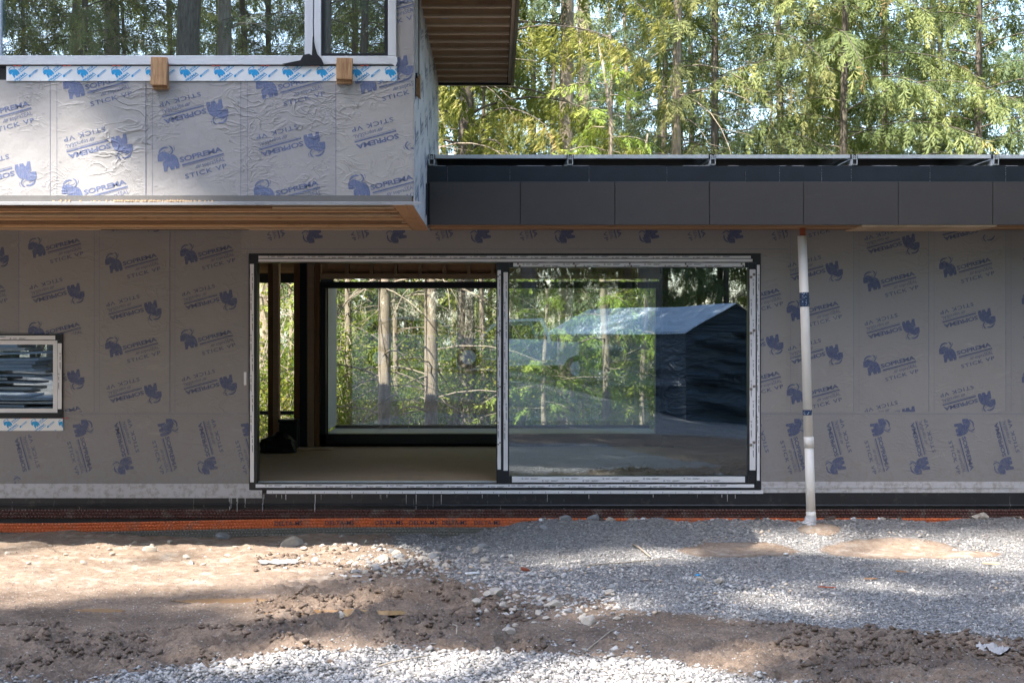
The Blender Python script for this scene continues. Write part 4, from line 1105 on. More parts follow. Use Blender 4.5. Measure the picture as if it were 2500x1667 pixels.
# downpipe
pd = 13.6
t = empty('downpipe', (WX(1978, pd), pd+CAMY, 0.1), 'white plastic downpipe leaning slightly with two blue tape wraps', 'downpipe')
def pp(px, py, d=pd): return Vector((WX(px, d)-WX(1978, pd), d-pd, WZ(py, d)-0.1))
obj('pipe', MB().tube([pp(1958, 576), pp(1966, 800), pp(1974, 1080)], .046, 24), M['pvc'], t, smooth=True)
obj('pipe', MB().tube([pp(1974, 1066), pp(1975.5, 1092)], .0505, 24), M['pvc'], t, smooth=True)
obj('pipe', MB().tube([pp(1975.2, 1090), pp(1980, 1262)], .046, 24), M['pvc'], t, smooth=True)
obj('pipe', MB().tube([pp(1979, 1248), pp(1981, 1265)], .049, 24), M['pvc'], t, smooth=True)
obj('stub_pipe', MB().tube([pp(1959, 545), pp(1960, 585)], .030, 20), M['rust'], t, smooth=True)
M['bluetape'] = N('blue printed tape')
a = M['bluetape']; v_ = a.n('TexVoronoi', i_Vector=a.coords(), i_Scale=45.0)
M['bluetape'] = a.set(a.mix(a.ramp(v_.outputs['Distance'], [(0.2, 1.0), (0.3, 0.0)]), (0.012, 0.035, 0.10), (0.35, 0.42, 0.5)), 0.4, 0, a.bump(v_.outputs['Distance'], .5, .004))
mb = MB(); c0, c1 = pp(1963.2, 714), pp(1964.6, 748); 
for s_ in range(3): mb.tube([c0+(c1-c0)*(s_*.3)+Vector((0, 0, 0)), c0+(c1-c0)*(s_*.3+.42)], [.0485+.001*s_, .0475+.001*s_], 22, False)
obj('tape_wrap', mb, M['bluetape'], t, smooth=True)
obj('tape_wrap', MB().tube([pp(1971.2, 1000), pp(1971.6, 1013)], [.0482, .0475], 22, False), M['bluetape'], t, smooth=True)
bm_ = MB().tube([pp(1980.5, 1258), pp(1980, 1264), pp(1978, 1271), pp(1976, 1278), pp(1975, 1287)], [.050, .054, .060, .068, .060], 14)
for i, v in enumerate(bm_.v): bm_.v[i] = (v[0]+random.uniform(-.008, .008), v[1]+random.uniform(-.008, .008), v[2]+random.uniform(-.004, .006))
obj('plastic_wrap', bm_, M['boot'], t)

# interior clutter
def lump(name, px0, px1, py, hpx, d, mat, label, cat, seed):
    c = WX((px0+px1)/2, d); r = (px1-px0)/2*d/F; h = hpx*d/F; bm = bmesh.new(); bmesh.ops.create_icosphere(bm, subdivisions=3, radius=1)
    rr = np.array([v.co[:] for v in bm.verts]); nz = fbm(rr[:, 0]*2+seed, rr[:, 1]*2+rr[:, 2]*3, 1.0, 3, seed)
    for v, q in zip(bm.verts, nz): v.co *= 1+.35*q; v.co = Vector((v.co.x*r, v.co.y*r*.7, max(0, v.co.z+.3)*h/1.3))
    me = bpy.data.meshes.new(name); bm.to_mesh(me); bm.free(); me.materials.append(M[mat])
    o = bpy.data.objects.new(name, me); col.objects.link(o); o.location = (c, d+CAMY, FLOORZ); return tag(o, label, cat)
lump('tarpaulin_heap', 630, 725, 0, 48, 17.6, 'black', 'dark crumpled tarpaulin heap on the floor by the rear posts', 'tarpaulin', 3)
t = empty('storage_box', (WX(706, 18.2), 4.2, FLOORZ), 'dark box standing behind the tarpaulin heap', 'box')
obj('tub', MB().box(-.12, .12, -.12, .12, 0, .36), M['frame'], t, bevel=.01); obj('lid', MB().box(-.13, .13, -.13, .13, .361, .40), M['frame'], t, bevel=.008)
tag(obj('wood_plank', MB().box(WX(722, 17.9), WX(812, 17.9), 3.86, 3.95, FLOORZ+.002, FLOORZ+.03), M['pale']), 'short pale plank on the floor at the foot of the steel post', 'plank')

# ------------------------------------------------------------------ vegetation
def spray(kind, seed=0):
    v = []; t = []; r = random.Random(seed*7+len(kind))
    def leaf(a, b, w_, one=False):   # thin rhombus or triangle a->b
        a = np.array(a, float); b = np.array(b, float); d = b-a; s = np.cross(d, (r.uniform(-.3, .3), r.uniform(-.3, .3), 1)); s /= (np.linalg.norm(s)+1e-9)
        n = len(v)
        if one: v.extend([a+s*w_*.8, b, a-s*w_*.8]); t.append((n, n+1, n+2)); return
        m = a+d*.45; v.extend([a, m+s*w_, b, m-s*w_]); t.extend([(n, n+1, n+2), (n, n+2, n+3)])
    if kind == 'hem':
        K_ = 7
        for i in range(K_):
            for s in (1, -1):
                q = min(.98, (i+r.uniform(.1, .8))/K_); zb = -.28*q*q
                L = (.42*(1-q)**.6+.07)*r.uniform(.6, 1.25); an = r.uniform(.45, 1.1)-.3*q; ex = q+L*math.cos(an); ey = s*L*math.sin(an); ez = zb-r.uniform(.0, .4)*L-.1*L*q
                leaf((q, 0, zb), (ex, ey, ez), .02+.02*L)
                for f in (.35, .6):
                    mx, my, mz = q+f*L*math.cos(an), s*f*L*math.sin(an), zb+(ez-zb)*f; b = an+r.choice((-1, 1))*r.uniform(.4, .9); l2 = L*r.uniform(.3, .5)
                    leaf((mx, my, mz), (mx+l2*math.cos(b), my+s*l2*math.sin(b), mz-r.uniform(.1, .7)*l2), .022, True)
        leaf((.85, 0, -.21), (1.1, 0, -.34), .03)
    elif kind == 'ced':
        for i in range(17):
            q = r.uniform(0, 1); y0 = r.uniform(-.28, .28)*(1.1-q); zb = -.45*q*q-.15*abs(y0)
            L = r.uniform(.18, .42); a = r.uniform(0, 6.28); e = (q+L*.3*math.cos(a), y0+L*.3*math.sin(a), zb-L)
            leaf((q, y0, zb), e, .035)
            leaf((q+.02, y0, zb-L*.3), (e[0]+r.uniform(-.12, .12), e[1]+r.uniform(-.12, .12), zb-L*.85), .035, True)
    elif kind == 'can':
        for i in range(7):
            q = (i+.4)/7
            for s in (1, -1):
                L = .42*(1-q)**.5+.1; leaf((q, 0, -.2*q*q), (q+L*.6, s*L*.8, -.3*q*q-.1*L), .085)
    elif kind == 'leaf':
        for i in range(16):
            q = r.uniform(.1, 1); a = r.uniform(0, 6.28); rr = .28*(1.1-q); x, y, z = q, rr*math.cos(a), rr*math.sin(a)
            L = r.uniform(.07, .14); leaf((x, y, z), (x+L*r.uniform(-.3, 1), y+L*r.uniform(-1, 1), z+L*r.uniform(-.8, .2)), .035)
    return np.array(v), np.array(t)
SPR = {k: [spray(k, i) for i in range(4)] for k in ('hem', 'ced', 'can', 'leaf')}
def instance(kind, pos, dirs, scale, roll):
    """dirs: unit vectors for the spray axis; four variants of the spray take turns"""
    Vs, Ts, ids, off = [], [], [], 0
    for j in range(4):
        sel = np.arange(j, len(pos), 4)
        if len(sel) == 0: continue
        V, T, nv = instance1(SPR[kind][j], pos[sel], dirs[sel], scale[sel], roll[sel])
        Vs.append(V); Ts.append(T+off); off += len(V); ids.append(np.repeat(sel, nv))
    return np.concatenate(Vs), np.concatenate(Ts), np.concatenate(ids)
def instance1(vt, pos, dirs, scale, roll):
    """dirs: unit vectors for the spray axis"""
    v, t = vt; m = len(pos)
    up = np.tile((0., 0., 1.), (m, 1)); s = np.cross(up, dirs); s /= (np.linalg.norm(s, axis=1, keepdims=True)+1e-6)
    n = np.cross(dirs, s); cr, sr = np.cos(roll)[:, None], np.sin(roll)[:, None]
    s2 = s*cr+n*sr; n2 = n*cr-s*sr
    V = (v[None, :, 0:1]*dirs[:, None]+v[None, :, 1:2]*s2[:, None]+v[None, :, 2:3]*n2[:, None])*scale[:, None, None]+pos[:, None]
    T = (t[None]+len(v)*np.arange(m)[:, None, None]).reshape(-1, 3)
    return V.reshape(-1, 3), T, len(v)
def conifer(seed, H, z0, rad, kind='hem', step=0.24, elev=(0.35, -0.7), spsp=0.2, ssize=0.55, trunk_r=0.16, mat='hemlock', bk='bark', tips=0.35, fill=1.0, name='conifer', dead=0, power=0.75, dense=False):
    r = np.random.default_rng(seed); P_, Dr_, Sc, Tn = [], [], [], []
    tb = MB(); n = 12
    wob = [(0.10*math.sin(i*1.1+seed), 0.08*math.cos(i*.9+seed*2)) for i in range(n)]
    tb.tube([(wob[i][0]*i/n, wob[i][1]*i/n, -1.5+(H+1.5)*i/(n-1)) for i in range(n)], [trunk_r*(1-.9*(i/(n-1))**1.1)+.01 for i in range(n)], 10)
    z = z0; ang = r.uniform(0, 6.28)
    while z < H*0.985:
        ang += 2.4+r.uniform(-.5, .5); q = (z-z0)/(H-z0)
        L = rad*((1-q)**power)*r.uniform(.65, 1.15)*(min(1, .55+2.2*q) if z0 > .5 else 1)+.15
        e0 = elev[0]*r.uniform(.5, 1.4)+.4*q; e1 = elev[1]*r.uniform(.6, 1.3)*(1-.5*q)
        m = max(4, int(L/spsp)); p = np.array([0., 0., z]); pts = [tuple(p)]; a2 = ang; tn = r.uniform(0, 1)
        for i in range(m):
            f = (i+1)/m; el = e0+(e1-e0)*f; a2 += r.uniform(-.08, .08)
            d = np.array([math.cos(a2)*math.cos(el), math.sin(a2)*math.cos(el), math.sin(el)])
            p = p+d*(L/m); pts.append(tuple(p))
            if f > 0.12:
                for s in (1, -1):
                    if r.uniform() > fill: continue
                    an = a2+s*r.uniform(.45, 1.15); e_ = el-(r.uniform(.15, .7) if dense else r.uniform(.05, .95))
                    if kind == 'ced': e_ = -r.uniform(.2, 1.0)
                    P_.append(p); Dr_.append((math.cos(an)*math.cos(e_), math.sin(an)*math.cos(e_), math.sin(e_)))
                    if dense and r.uniform() < .75:
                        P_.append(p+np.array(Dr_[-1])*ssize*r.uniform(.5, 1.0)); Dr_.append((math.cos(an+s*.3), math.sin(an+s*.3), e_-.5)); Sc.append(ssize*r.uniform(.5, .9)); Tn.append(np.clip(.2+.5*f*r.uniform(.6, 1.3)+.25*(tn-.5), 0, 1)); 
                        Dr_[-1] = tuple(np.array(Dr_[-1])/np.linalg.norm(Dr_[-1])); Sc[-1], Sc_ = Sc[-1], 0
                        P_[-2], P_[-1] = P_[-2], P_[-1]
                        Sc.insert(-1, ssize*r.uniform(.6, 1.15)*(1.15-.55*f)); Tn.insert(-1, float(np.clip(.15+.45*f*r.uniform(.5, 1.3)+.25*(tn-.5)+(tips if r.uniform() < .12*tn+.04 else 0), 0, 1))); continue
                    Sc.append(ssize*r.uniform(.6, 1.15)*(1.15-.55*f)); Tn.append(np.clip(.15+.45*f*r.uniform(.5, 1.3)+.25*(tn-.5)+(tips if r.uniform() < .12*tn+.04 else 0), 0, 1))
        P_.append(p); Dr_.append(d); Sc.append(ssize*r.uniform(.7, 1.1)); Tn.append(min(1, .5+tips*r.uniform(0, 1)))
        tb.tube(pts[::2] if len(pts) > 5 else pts, [max(.006, trunk_r*.16*(1-i/max(1, len(pts[::2])))) for i in range(len(pts[::2] if len(pts) > 5 else pts))], 4, False)
        z += step*r.uniform(.6, 1.4)*(2.4 if z > 12.5 else 1)
    for i in range(dead):
        zz = r.uniform(.2, max(z0, 3.5)); a = r.uniform(0, 6.28); L = r.uniform(.8, 2.6); e = r.uniform(-.1, .6); p = np.array([0., 0., zz]); pts = [tuple(p)]
        for k in range(6):
            e -= .18; a += r.uniform(-.2, .2); p = p+np.array([math.cos(a)*math.cos(e), math.sin(a)*math.cos(e), math.sin(e)])*L/6; pts.append(tuple(p))
            if k > 1 and r.uniform() < .7:
                b = a+r.choice([-1, 1])*r.uniform(.5, 1.1); l2 = L*r.uniform(.15, .4); tb.tube([tuple(p), tuple(p+np.array([math.cos(b), math.sin(b), -.1-.3*r.uniform()])*l2)], [.005, .002], 3, False)
        tb.tube(pts, [.014-.0018*k for k in range(7)], 4, False)
    root = bpy.data.objects.new(name, None); col.objects.link(root)
    trk = obj('trunk', tb, M[bk], root, smooth=True)
    v, t, nv = instance(kind, np.array(P_), np.array(Dr_), np.array(Sc), r.uniform(-.75, .75, len(P_)) if dense else r.uniform(-1.25, 1.25, len(P_)))
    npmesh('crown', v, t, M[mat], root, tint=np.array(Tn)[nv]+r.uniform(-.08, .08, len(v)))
    return root
protos = {}
used = {}
def plant(key, x, y, s, rz, label, cat='tree', group=None, zoff=0):
    p = protos[key]
    if key in used: o = copy_tree(p)
    else: o = p; used[key] = 1
    z = float(gz(x, y)) if abs(x) < 300 else 0
    o.location = (x, y, z+zoff); o.scale = (s,)*3 if not hasattr(s, '__len__') else s; o.rotation_euler = (0, 0, rz)
    for k in ('label', 'category', 'group', 'kind'):
        if k in o: del o[k]
    return tag(o, label, cat, group)
protos['hemA'] = conifer(11, 19, 1.2, 4.2, step=.17, elev=(.3, -.85), ssize=.5, tips=.5, trunk_r=.09, name='hemlock_tree', spsp=.15, dense=True)
protos['hemB'] = conifer(12, 18, 0.8, 4.0, step=.14, ssize=.44, tips=.25, trunk_r=.09, elev=(.3, -.95), name='hemlock_tree', spsp=.18, dense=True)
protos['hemC'] = conifer(13, 21, 2.0, 3.5, step=.19, ssize=.52, tips=.15, mat='fir', elev=(.3, -.5), name='fir_tree', spsp=.2, trunk_r=.11, dense=True)
protos['ced'] = conifer(14, 17, 4.3, 4.0, 'ced', step=.12, ssize=.5, tips=.35, mat='cedar', elev=(.35, -.8), spsp=.17, name='cedar_tree', power=.55, dense=True)
protos['tall'] = conifer(15, 28, 9.5, 2.9, step=.26, ssize=.6, tips=.1, mat='fir', fill=.9, trunk_r=.17, bk='barkpale', name='fir_tree', dead=14)
protos['bare'] = conifer(16, 22, 7.5, 2.6, step=.3, ssize=.6, tips=.3, fill=.8, trunk_r=.10, bk='barkpale', name='hemlock_tree', dead=40)
protos['sap'] = conifer(17, 4.6, 0.25, 1.35, step=.17, ssize=.34, tips=.4, trunk_r=.05, spsp=.13, elev=(.1, -.5), mat='sapling', bk='barkpale', name='hemlock_sapling')
protos['thin'] = conifer(18, 13, 4.5, 1.3, step=.24, ssize=.42, fill=.8, trunk_r=.07, spsp=.16, mat='fir', bk='barkpale', name='fir_tree', dead=16)
def shrub(seed, h, w_, n, name):
    r = np.random.default_rng(seed); P_, Dr_, Sc = [], [], []; tb = MB()
    for i in range(n):
        a = r.uniform(0, 6.28); L = h*r.uniform(.6, 1.1); lean = r.uniform(.1, .9); p = np.zeros(3); pts = [(0, 0, -.2)]
        for k in range(8):
            f = (k+1)/8; e = 1.45-lean*f*1.3; p = p+np.array([math.cos(a)*math.cos(e)*w_, math.sin(a)*math.cos(e)*w_, math.sin(e)])*L/8; pts.append(tuple(p)); a += r.uniform(-.2, .2)
            if f > .25:
                for _ in range(2): P_.append(p); b = r.uniform(0, 6.28); ee = r.uniform(-.6, .5); Dr_.append((math.cos(b)*math.cos(ee), math.sin(b)*math.cos(ee), math.sin(ee))); Sc.append(r.uniform(.35, .7))
        tb.tube(pts, [.012-.001*k for k in range(9)], 4, False)
    root = bpy.data.objects.new(name, None); col.objects.link(root); obj('stem', tb, M['twig'], root)
    v, t, nv = instance('leaf', np.array(P_), np.array(Dr_), np.array(Sc), r.uniform(-1, 1, len(P_)))
    npmesh('foliage', v, t, M['leaf'], root, tint=r.uniform(0, 1, len(P_))[nv]); return root
protos['shr'] = shrub(21, 2.6, 1.3, 22, 'shrub')
protos['shr2'] = shrub(22, 1.9, 1.6, 26, 'shrub')
def at(px, d): return WX(px, d), d+CAMY
# front row seen above the low roof
x, y = at(1140, 22.5); plant('ced', x, y, 1.05, .5, 'dense yellow green cedar with hanging sprays right of the upper storey')
x, y = at(1382, 22.6); plant('tall', x, y, .85, 1.0, 'tall conifer with a straight pale brown trunk above the roof')
x, y = at(1425, 35); plant('tall', x, y, 1.35, 2.6, 'darker trunk conifer just right of the straight pale trunk')
x, y = at(1487, 29); plant('thin', x, y, 1.0, .2, 'small thin fir with a needle fine leader above the second rail')
x, y = at(1533, 33); plant('thin', x, y, 1.25, 2.2, 'slim grey trunk fir between the pale trunk and the big green hemlock')
x, y = at(1745, 25.5); plant('hemB', x, y, 1.08, .7, 'broad bright green hemlock rising behind the third rail')
x, y = at(2061, 25); plant('hemA', x, y, 1.0, 1.4, 'hemlock with orange tinged drooping boughs above the fascia')
x, y = at(2158, 29); plant('hemA', x, y, 1.1, 3.9, 'taller hemlock directly behind the orange tinged one')
x, y = at(2392, 26); plant('hemB', x, y, 1.05, 4.1, 'grey green hemlock with a thin leader near the right edge')
x, y = at(2620, 27); plant('hemA', x, y, 1.05, 5.2, 'hemlock cut off by the right picture edge')
x, y = at(1905, 31); plant('hemC', x, y, 1.0, 2.2, 'dark green fir between the bright hemlock and the orange tinged one')
x, y = at(1300, 36); plant('hemC', x, y, 1.0, 4.2, 'dark feathery fir left behind the straight pale trunk')
x, y = at(1620, 31); plant('hemC', x, y, .95, 5.1, 'dark fir left behind the broad bright green hemlock')
G = 'forest trees far behind the house'
k = 0
for d in (38, 52):
    for pxq in range(-900, 3400, 290 if d == 38 else 230):
        k += 1; x, y = at(pxq+random.uniform(-60, 60), d+random.uniform(-2.5, 2.5))
        
        plant(('hemC', 'hemB', 'hemC', 'thin', 'hemA')[k % 5], x, y, random.uniform(.95, 1.3), random.uniform(0, 6), 'green conifer in the far rows of forest behind the house', group=G)
for i, (pxq, d) in enumerate(((760, 31), (905, 33), (1010, 31.5), (1130, 34), (1350, 32), (1690, 35), (1980, 34), (2290, 33))):
    x, y = at(pxq, d); plant('hemC' if i % 2 else 'hemB', x, y, .95, i*1.7, ['dense dark conifer behind the rear window, leftmost', 'conifer behind the left pale trunk of the rear window', 'conifer filling the gap between the two pale trunks', 'dense conifer behind the middle stile', 'dense conifer behind the glass pane', 'conifer between the broad bright hemlock and the slim fir', 'conifer filling the gap left of the orange tinged hemlock', 'conifer filling the gap left of the grey green hemlock'][i])
# seen through the openings
for pxq, d, s, lab in ((937, 20.9, 1.0, 'left of two pale trunks seen through the rear window'), (1052, 21.0, 1.05, 'right of two pale trunks seen through the rear window'),
                       (1655, 24, 1.0, 'pale trunk behind the dark post seen through the glass'), (650, 27, 1.6, 'thick trunk seen through the left rear slot')):
    x, y = at(pxq, d); plant('bare', x, y, s, pxq*.01, lab)
for pxq, d, s, lab in ((966, 23, .75, 'thin grey trunk between the two pale trunks'), (1178, 23.4, .8, 'thin trunk just left of the middle stile'), (850, 25, 1.0, 'thin dark trunk left in the rear window')):
    x, y = at(pxq, d); plant('thin', x, y, s, pxq*.02, lab)
for pxq, d, s, lab, zo in ((1478, 20.9, 1.25, 'young hemlock with layered boughs in the middle of the glass pane', 1.0), (1330, 21.6, .85, 'low young hemlock left in the glass pane', .9), (1570, 21.6, 1.0, 'young hemlock at the right of the glass pane by the dark post', .9),
                           (705, 27, 1.2, 'young conifer seen through the right rear slot', 1.0), (1250, 25, 1.2, 'young conifer behind the middle stile', .8), (820, 26, 1.3, 'young conifer left in the rear window', .6)):
    x, y = at(pxq, d); plant('sap', x, y, s, pxq*.03, lab, zoff=zo)
k = 0
for pxq, d, s in ((640, 25.5, 1.2), (700, 25, 1.3), (600, 26.5, 1.5), (735, 27, 1.5), (860, 24, .8), (985, 22.8, .75), (1010, 25, 1.2), (1110, 22.5, .95), (1160, 24.5, 1.2), (1210, 22.8, 1.0), (1270, 22.5, .7), (1380, 24, .9), (1530, 23.5, .8), (1600, 24, 1.0), (900, 25, 1.2), (1060, 26, 1.4)):
    k += 1; x, y = at(pxq, d); plant('shr' if k % 2 else 'shr2', x, y, s, k*1.3, 'yellow green understorey shrub seen through the rear openings', 'shrub', 'understorey shrubs behind the house', zoff=.9)
# trees in front of the camera's back: seen in the panes and shading the yard
TR_ = [(-24, -25), (-20, -23.5), (-16, -26), (-12.2, -23.5), (-8.4, -28), (-4.4, -25), (-0.5, -28.5), (1.0, -28), (4.8, -28), (9.5, -27)]
L_ = -np.array(TOSUN[:])
LIT_G = [[(-3500,1296),(560,1296),(1000,1300),(1060,1318),(1000,1350),(820,1398),(560,1422),(250,1438),(-80,1466),(-3500,1600)],
         [(1050,1296),(1250,1284),(1400,1286),(1400,1302),(1180,1322),(1060,1330)],
         [(1260,1356),(1500,1344),(1700,1342),(1660,1358),(1420,1372)],
         [(1780,1316),(2300,1318),(2600,1330),(2600,1392),(2350,1376),(2220,1352),(1900,1340)],
         [(1720,1446),(1960,1440),(2000,1456),(1740,1468)], [(2060,1424),(2260,1416),(2280,1428),(2100,1440)],
         [(1420,1488),(1640,1474),(1720,1486),(1640,1500),(1400,1516)],
         [(400,1466),(860,1448),(1060,1456),(900,1474),(560,1490)],
         [(420,1585),(700,1556),(940,1570),(900,1600),(600,1622)],
         [(920,1610),(1400,1598),(1850,1612),(1800,1690),(950,1690)],
         [(1700,1566),(1900,1562),(2050,1576),(1860,1584)]]
LIT_U = [[(-900,235),(150,225),(300,262),(320,340),(400,410),(440,520),(-900,520)]]
def targets(n):
    """random sun-ray targets over yard, walls and a margin round them"""
    x = rng.uniform(-9, 11, n); y = rng.uniform(-18, 0, n); z = np.zeros(n)
    m = rng.uniform(0, 1, n) < 0.38
    x[m] = rng.uniform(-7.5, XC, m.sum()); y[m] = YU; z[m] = rng.uniform(3.1, 6.5, m.sum())
    m2 = (~m) & (rng.uniform(0, 1, n) < 0.22)
    x[m2] = rng.uniform(XC, 9, m2.sum()); y[m2] = YF; z[m2] = rng.uniform(1.0, 3.9, m2.sum())
    return np.stack([x, y, z], -1), m
T_, isU = targets(26000)
tr = np.array(TR_); best = []
S3 = np.array(TOSUN[:]); keepP = []
pick = rng.integers(0, len(TR_), len(T_))
for i in range(len(T_)):
    p = T_[i]; bd = 1e9
    for j in rng.permutation(len(TR_)):
        tt = ((tr[j]-p[:2])@S3[:2])/(S3[:2]@S3[:2]); q = p+S3*(tt+rng.uniform(-2.6, 2.6)); dist = np.hypot(*(q[:2]-tr[j]))
        if dist < 4.3 and 15 < q[2] < 46: keepP.append((j, *q)); break
kp = np.array(keepP)
def lit(q):
    """does the shadow of point q land on a place the photograph shows in sun"""
    s = -S3; x, y, z = q[:, 1], q[:, 2], q[:, 3]
    def hit(yp): t = (yp-y)/s[1]; return x+s[0]*t, z+s[2]*t
    xu, zu = hit(YU); onU = (xu < XC) & (zu > 3.1) & (zu < 7.4)
    pu, qu = VX+xu*F/DU, VY-(zu-CAMZ)*F/DU
    t = -z/s[2]; gx_, gy_ = x+s[0]*t, y+s[1]*t
    pg, qg = to_px(gx_, gy_); onG = (~onU) & (gy_ < 0)
    r = np.zeros(len(q), bool)
    for P_ in LIT_U: r |= onU & inpoly(pu, qu, P_)
    for P_ in LIT_G: r |= onG & inpoly(pg, qg, P_)
    return r
ca_ = rng.uniform(0, 6.28, len(kp)); ce_ = rng.uniform(-.6, .2, len(kp)); cs_ = rng.uniform(.45, .72, len(kp))
cd_ = np.stack([np.cos(ca_)*np.cos(ce_), np.sin(ca_)*np.cos(ce_), np.sin(ce_)], -1); lm = np.zeros(len(kp), bool)
for f_ in (0.0, 0.5, 1.0, 1.35):
    k2 = kp.copy(); k2[:, 1:] += cd_*(cs_*f_)[:, None]; lm |= lit(k2)
ok_ = ~(lm & (rng.uniform(0, 1, len(kp)) < 0.9985)); kp, cd_, cs_ = kp[ok_], cd_[ok_], cs_[ok_]  # fronds culled so the crowns cast the chosen sun patches
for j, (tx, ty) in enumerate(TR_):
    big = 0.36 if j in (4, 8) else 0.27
    root = empty('fir_tree', (tx, ty, float(gz(tx, ty))), 'tall dark conifer behind the viewer, crown shaped to shade the yard', 'tree', 'tall conifers across the yard behind the viewer')
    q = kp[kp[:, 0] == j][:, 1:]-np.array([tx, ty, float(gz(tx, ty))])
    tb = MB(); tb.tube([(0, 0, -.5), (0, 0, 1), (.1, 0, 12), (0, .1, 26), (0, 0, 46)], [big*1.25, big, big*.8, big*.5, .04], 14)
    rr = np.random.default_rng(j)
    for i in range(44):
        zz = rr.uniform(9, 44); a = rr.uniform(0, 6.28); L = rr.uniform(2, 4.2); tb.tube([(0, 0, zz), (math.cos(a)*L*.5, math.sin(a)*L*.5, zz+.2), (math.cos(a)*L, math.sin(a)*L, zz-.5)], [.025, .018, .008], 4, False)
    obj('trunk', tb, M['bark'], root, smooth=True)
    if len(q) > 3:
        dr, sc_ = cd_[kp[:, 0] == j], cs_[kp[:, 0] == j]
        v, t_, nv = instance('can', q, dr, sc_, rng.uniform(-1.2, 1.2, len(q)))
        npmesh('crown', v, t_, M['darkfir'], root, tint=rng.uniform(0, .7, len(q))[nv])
G2 = 'conifers in the woods behind the viewer'
k = 0
for yy in (-31, -37, -44, -52):
    xx = -42+random.uniform(0, 3)
    while xx < 40:
        k += 1
        plant(('hemC', 'hemB', 'hemC', 'hemA', 'tall')[k % 5], xx, yy+random.uniform(-2, 2), random.uniform(1.1, 1.7), random.uniform(0, 6), 'shaded conifer in the woods behind the viewer, mirrored in the panes', group=G2)
        xx += random.uniform(3.0, 4.6)
for i in range(16):
    plant('shr' if i % 2 else 'shr2', random.uniform(-18, 16), random.uniform(-32, -27), random.uniform(.8, 1.4), i, 'leafy shrub at the wood edge behind the viewer', 'shrub', 'shrubs at the wood edge behind the viewer')
for i, (xx, yy) in enumerate([(11, -3), (10.5, -7.5), (12, -12), (14, -8), (-15, 2), (-19, -6), (-18, -14), (15, -4), (17, 4), (16, -14), (13, 11), (-13, 10), (19, -20)]):  # near right-hand conifers are added unseen to darken the right wall
    plant(('hemB', 'hemC', 'hemA')[i % 3], xx, yy, 1.2, i, 'conifer beside the building plot outside the picture', group='conifers beside the building plot')

# ------------------------------------------------------------------ mirrored things behind the viewer
def loft(name, secs, mat, parent, close=True):
    mb = MB(); n = len(secs[0])
    for s_ in secs: mb.v += s_
    for i in range(len(secs)-1):
        for k_ in range(n):
            if k_ == n-1 and not close: continue
            a = i*n+k_; b = i*n+(k_+1) % n; mb.f.append((a, b, b+n, a+n))
    mb.f.append(tuple(range(n))[::-1]); mb.f.append(tuple(range((len(secs)-1)*n, len(secs)*n)))
    return obj(name, mb, mat, parent)
# carport shelter
a = N('shelter fabric dark'); nn = a.noise(a.mapped((.5, .5, 2.2), False), 2.4, 3, .5, 1.4)
M['shelter'] = a.set(a.mix(nn, (0.04, 0.06, 0.08), (0.085, 0.11, 0.14)), 0.36, 0, a.bump(nn, 1, .16), .5)
a = N('shelter roof fabric'); nn = a.noise(a.mapped((1.2, 1.2, .3), False), 1.6, 3, .5, 1.2)
M['shelterr'] = a.set(a.mix(nn, (0.35, 0.45, 0.55), (0.55, 0.65, 0.75)), 0.35, 0, a.bump(nn, 1, .15), .5)
sh = empty('fabric_shelter', (4.24, -16.0, 0), 'dark fabric car shelter with pale blue roof mirrored in the right pane', 'shelter', rz=0)
ux, uy = -0.335, -0.94          # length direction away from the house
vx, vy = 0.94, -0.335           # across
def sp_(u, v, z): return (ux*u+vx*v, uy*u+vy*v, z)
def wallgrid(name, pts, mat, n=16, amp=.05):
    A, B, C_, D_ = [np.array(p) for p in pts]; s = np.linspace(0, 1, n); U, V = np.meshgrid(s, s)
    P = ((1-U)*(1-V))[..., None]*A+(U*(1-V))[..., None]*B+(U*V)[..., None]*C_+((1-U)*V)[..., None]*D_
    nr = np.cross(B-A, D_-A); nr = nr/np.linalg.norm(nr)
    P = P+nr*(amp*(fbm(U*1.4+V*1.1, V*5, 1.5, 3, int(A[0]*10) % 50)+.5*fbm(U*2, V*13+U*3, 1.0, 2, 9))*np.sin(U*math.pi)**.6)[..., None]
    ii = np.arange(n*n).reshape(n, n); q = np.stack([ii[:-1, :-1], ii[:-1, 1:], ii[1:, 1:], ii[1:, :-1]], -1).reshape(-1, 4)
    return npmesh(name, P.reshape(-1, 3), q, mat, sh, smooth=True)
ez, rz_ = 2.06, 2.72; LL = 8.4; W_ = 2.5
wallgrid('end_wall', (sp_(0, 0, 0), sp_(0, W_, 0), sp_(0, W_, ez), sp_(0, 0, ez)), M['shelter'], 60, .3)
obj('gable', MB().prism([(0, 0), (1, 0), (.5, 1)], 0, .01), M['shelter'], sh).matrix_local = Matrix(((vx*W_, ux, 0, 0), (vy*W_, uy, 0, 0), (0, 0, rz_-ez, ez), (0, 0, 0, 1)))
wallgrid('side_wall', (sp_(0, 0, 0), sp_(LL, 0, 0), sp_(LL, 0, ez), sp_(0, 0, ez)), M['shelter'], 50, .2)
wallgrid('side_wall', (sp_(0, W_, 0), sp_(LL, W_, 0), sp_(LL, W_, ez), sp_(0, W_, ez)), M['shelter'], 12, .06)
wallgrid('roof_cover', (sp_(-.08, -.05, ez-.03), sp_(LL, -.05, ez-.03), sp_(LL, W_/2, rz_), sp_(-.08, W_/2, rz_)), M['shelterr'], 20, .06)
wallgrid('roof_cover', (sp_(-.08, W_+.05, ez-.03), sp_(LL, W_+.05, ez-.03), sp_(LL, W_/2, rz_), sp_(-.08, W_/2, rz_)), M['shelterr'], 12, .06)
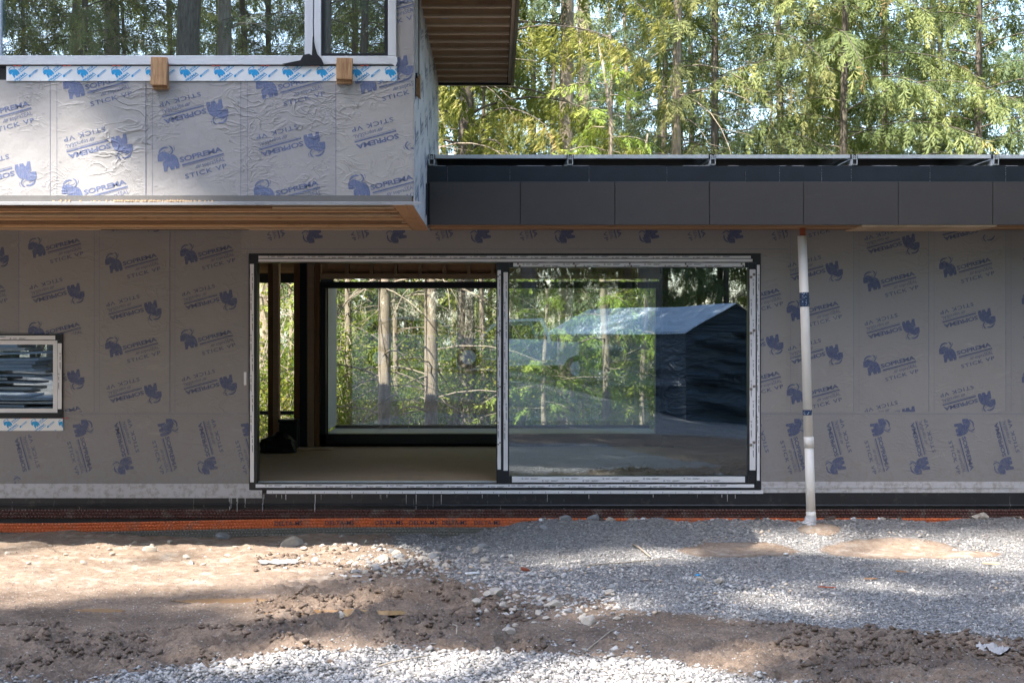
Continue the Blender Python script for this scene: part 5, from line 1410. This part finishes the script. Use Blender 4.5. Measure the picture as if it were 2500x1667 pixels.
# vehicles
M['carpaint'] = plain('silver paint', (0.42, 0.45, 0.48), 0.25, 0.4, .03)
M['white'] = plain('white paint', (0.75, 0.76, 0.76), 0.3, 0, .03)
M['tyre'] = plain('tyre', (0.02, 0.02, 0.02), .8)
M['cargl'] = N('vehicle glass').set((0.01, 0.012, 0.014), 0.05, 0, None, .8)
def vehicle(name, loc, rz, prof, cab, mat, label, cat, L, wb):
    t = empty(name, loc, label, cat, rz=rz); hw = .9
    def ring(pr, y, s=1.0, dz=0): return [(x*s, y, z+dz) for x, z in pr]
    loft('body', [ring(prof, -hw, .985), ring(prof, -hw+.06), ring(prof, hw-.06), ring(prof, hw, .985)], M[mat], t)
    loft('cabin', [ring(cab, -hw+.12, .99), ring(cab, -hw+.2), ring(cab, hw-.2), ring(cab, hw-.12, .99)], M[mat], t)
    cx = sum(p[0] for p in cab)/len(cab); cz = sum(p[1] for p in cab)/len(cab)
    g = [(cx+(x-cx)*.86, cz+(z-cz)*.74) for x, z in cab]
    for y0, y1 in ((-hw+.10, -hw+.13), (hw-.13, hw-.10)): obj('side_window', MB().prism(g, y0, y1), M['cargl'], t)
    for sx in (-wb/2, wb/2):
        for sy in (-hw+.1, hw-.1):
            wh = obj('wheel', MB().tube([(sx, sy-.11, .36), (sx, sy+.11, .36)], .36, 20), M['tyre'], t)
            obj('rim', MB().tube([(sx, sy-.12, .36), (sx, sy+.12, .36)], .21, 14), M['alu'], wh)
    obj('headlight', MB().box(-L/2-.01, -L/2+.05, -.75, -.5, .72, .86), M['film'], t); obj('headlight', MB().box(-L/2-.01, -L/2+.05, .5, .75, .72, .86), M['film'], t)
    obj('tail_light', MB().box(L/2-.05, L/2+.01, -.8, -.65, .8, 1.0), M['red'], t); obj('tail_light', MB().box(L/2-.05, L/2+.01, .65, .8, .8, 1.0), M['red'], t)
    return t
vehicle('parked_car', (-2.2, -19.0, float(gz(-2.2, -19.0))), math.pi, [(-2.3,.35),(2.3,.35),(2.32,.8),(2.2,1.02),(-1.2,1.0),(-2.1,.86),(-2.32,.7)], [(-1.25,1.0),(-.55,1.52),(.6,1.6),(1.7,1.5),(2.15,1.02)], 'carpaint', 'grey hatchback parked across the yard, mirrored in the rear window', 'car', 4.6, 2.75)
vehicle('pickup_truck', (0.55, -22.5, float(gz(0.55, -22.5))), 0, [(-2.6,.45),(2.7,.45),(2.7,1.08),(-1.0,1.08),(-2.4,1.0),(-2.62,.8)], [(-1.2,1.08),(-.6,1.68),(.7,1.72),(.95,1.08)], 'white', 'white pickup parked across the yard, mirrored in the panes', 'pickup truck', 5.3, 3.3)
# stacks of sheet material mirrored in the small window
def stack(x, y, w_, d_, n, th, mat, label):
    t = empty('board_stack', (x, y, float(gz(x, y))), label, 'board stack', rz=random.uniform(-.1, .1))
    for k_ in range(n):
        j = random.uniform(-.3, .3); e_ = random.choice([0, 0, 0, .5]); obj('board', MB().box(-w_/2+j, w_/2+j-e_, -d_/2+random.uniform(0, .2), d_/2, .12+k_*th, .12+k_*th+th*random.uniform(.6, .97)), M[random.choice([mat, mat, 'rockg', 'rock'])], t)
    for s in (-1, 0, 1): obj('bearer', MB().box(s*w_*.4-.05, s*w_*.4+.05, -d_/2, d_/2, 0, .118), M['wood'], t)
M['sheetw'] = plain('wrapped sheet', (0.28, 0.30, 0.32), .4, var=.3)
stack(-9.8, -12.0, 3.0, 1.2, 9, .06, 'sheetw', 'low stack of pale boards mirrored in the small left window')
stack(-11.6, -15.0, 3.6, 1.2, 26, .07, 'sheetw', 'high stack of grey wrapped boards mirrored in the small left window')
stack(-8.0, -15.5, 2.0, 1.2, 24, .06, 'film', 'high white stack of boards mirrored in the small left window')
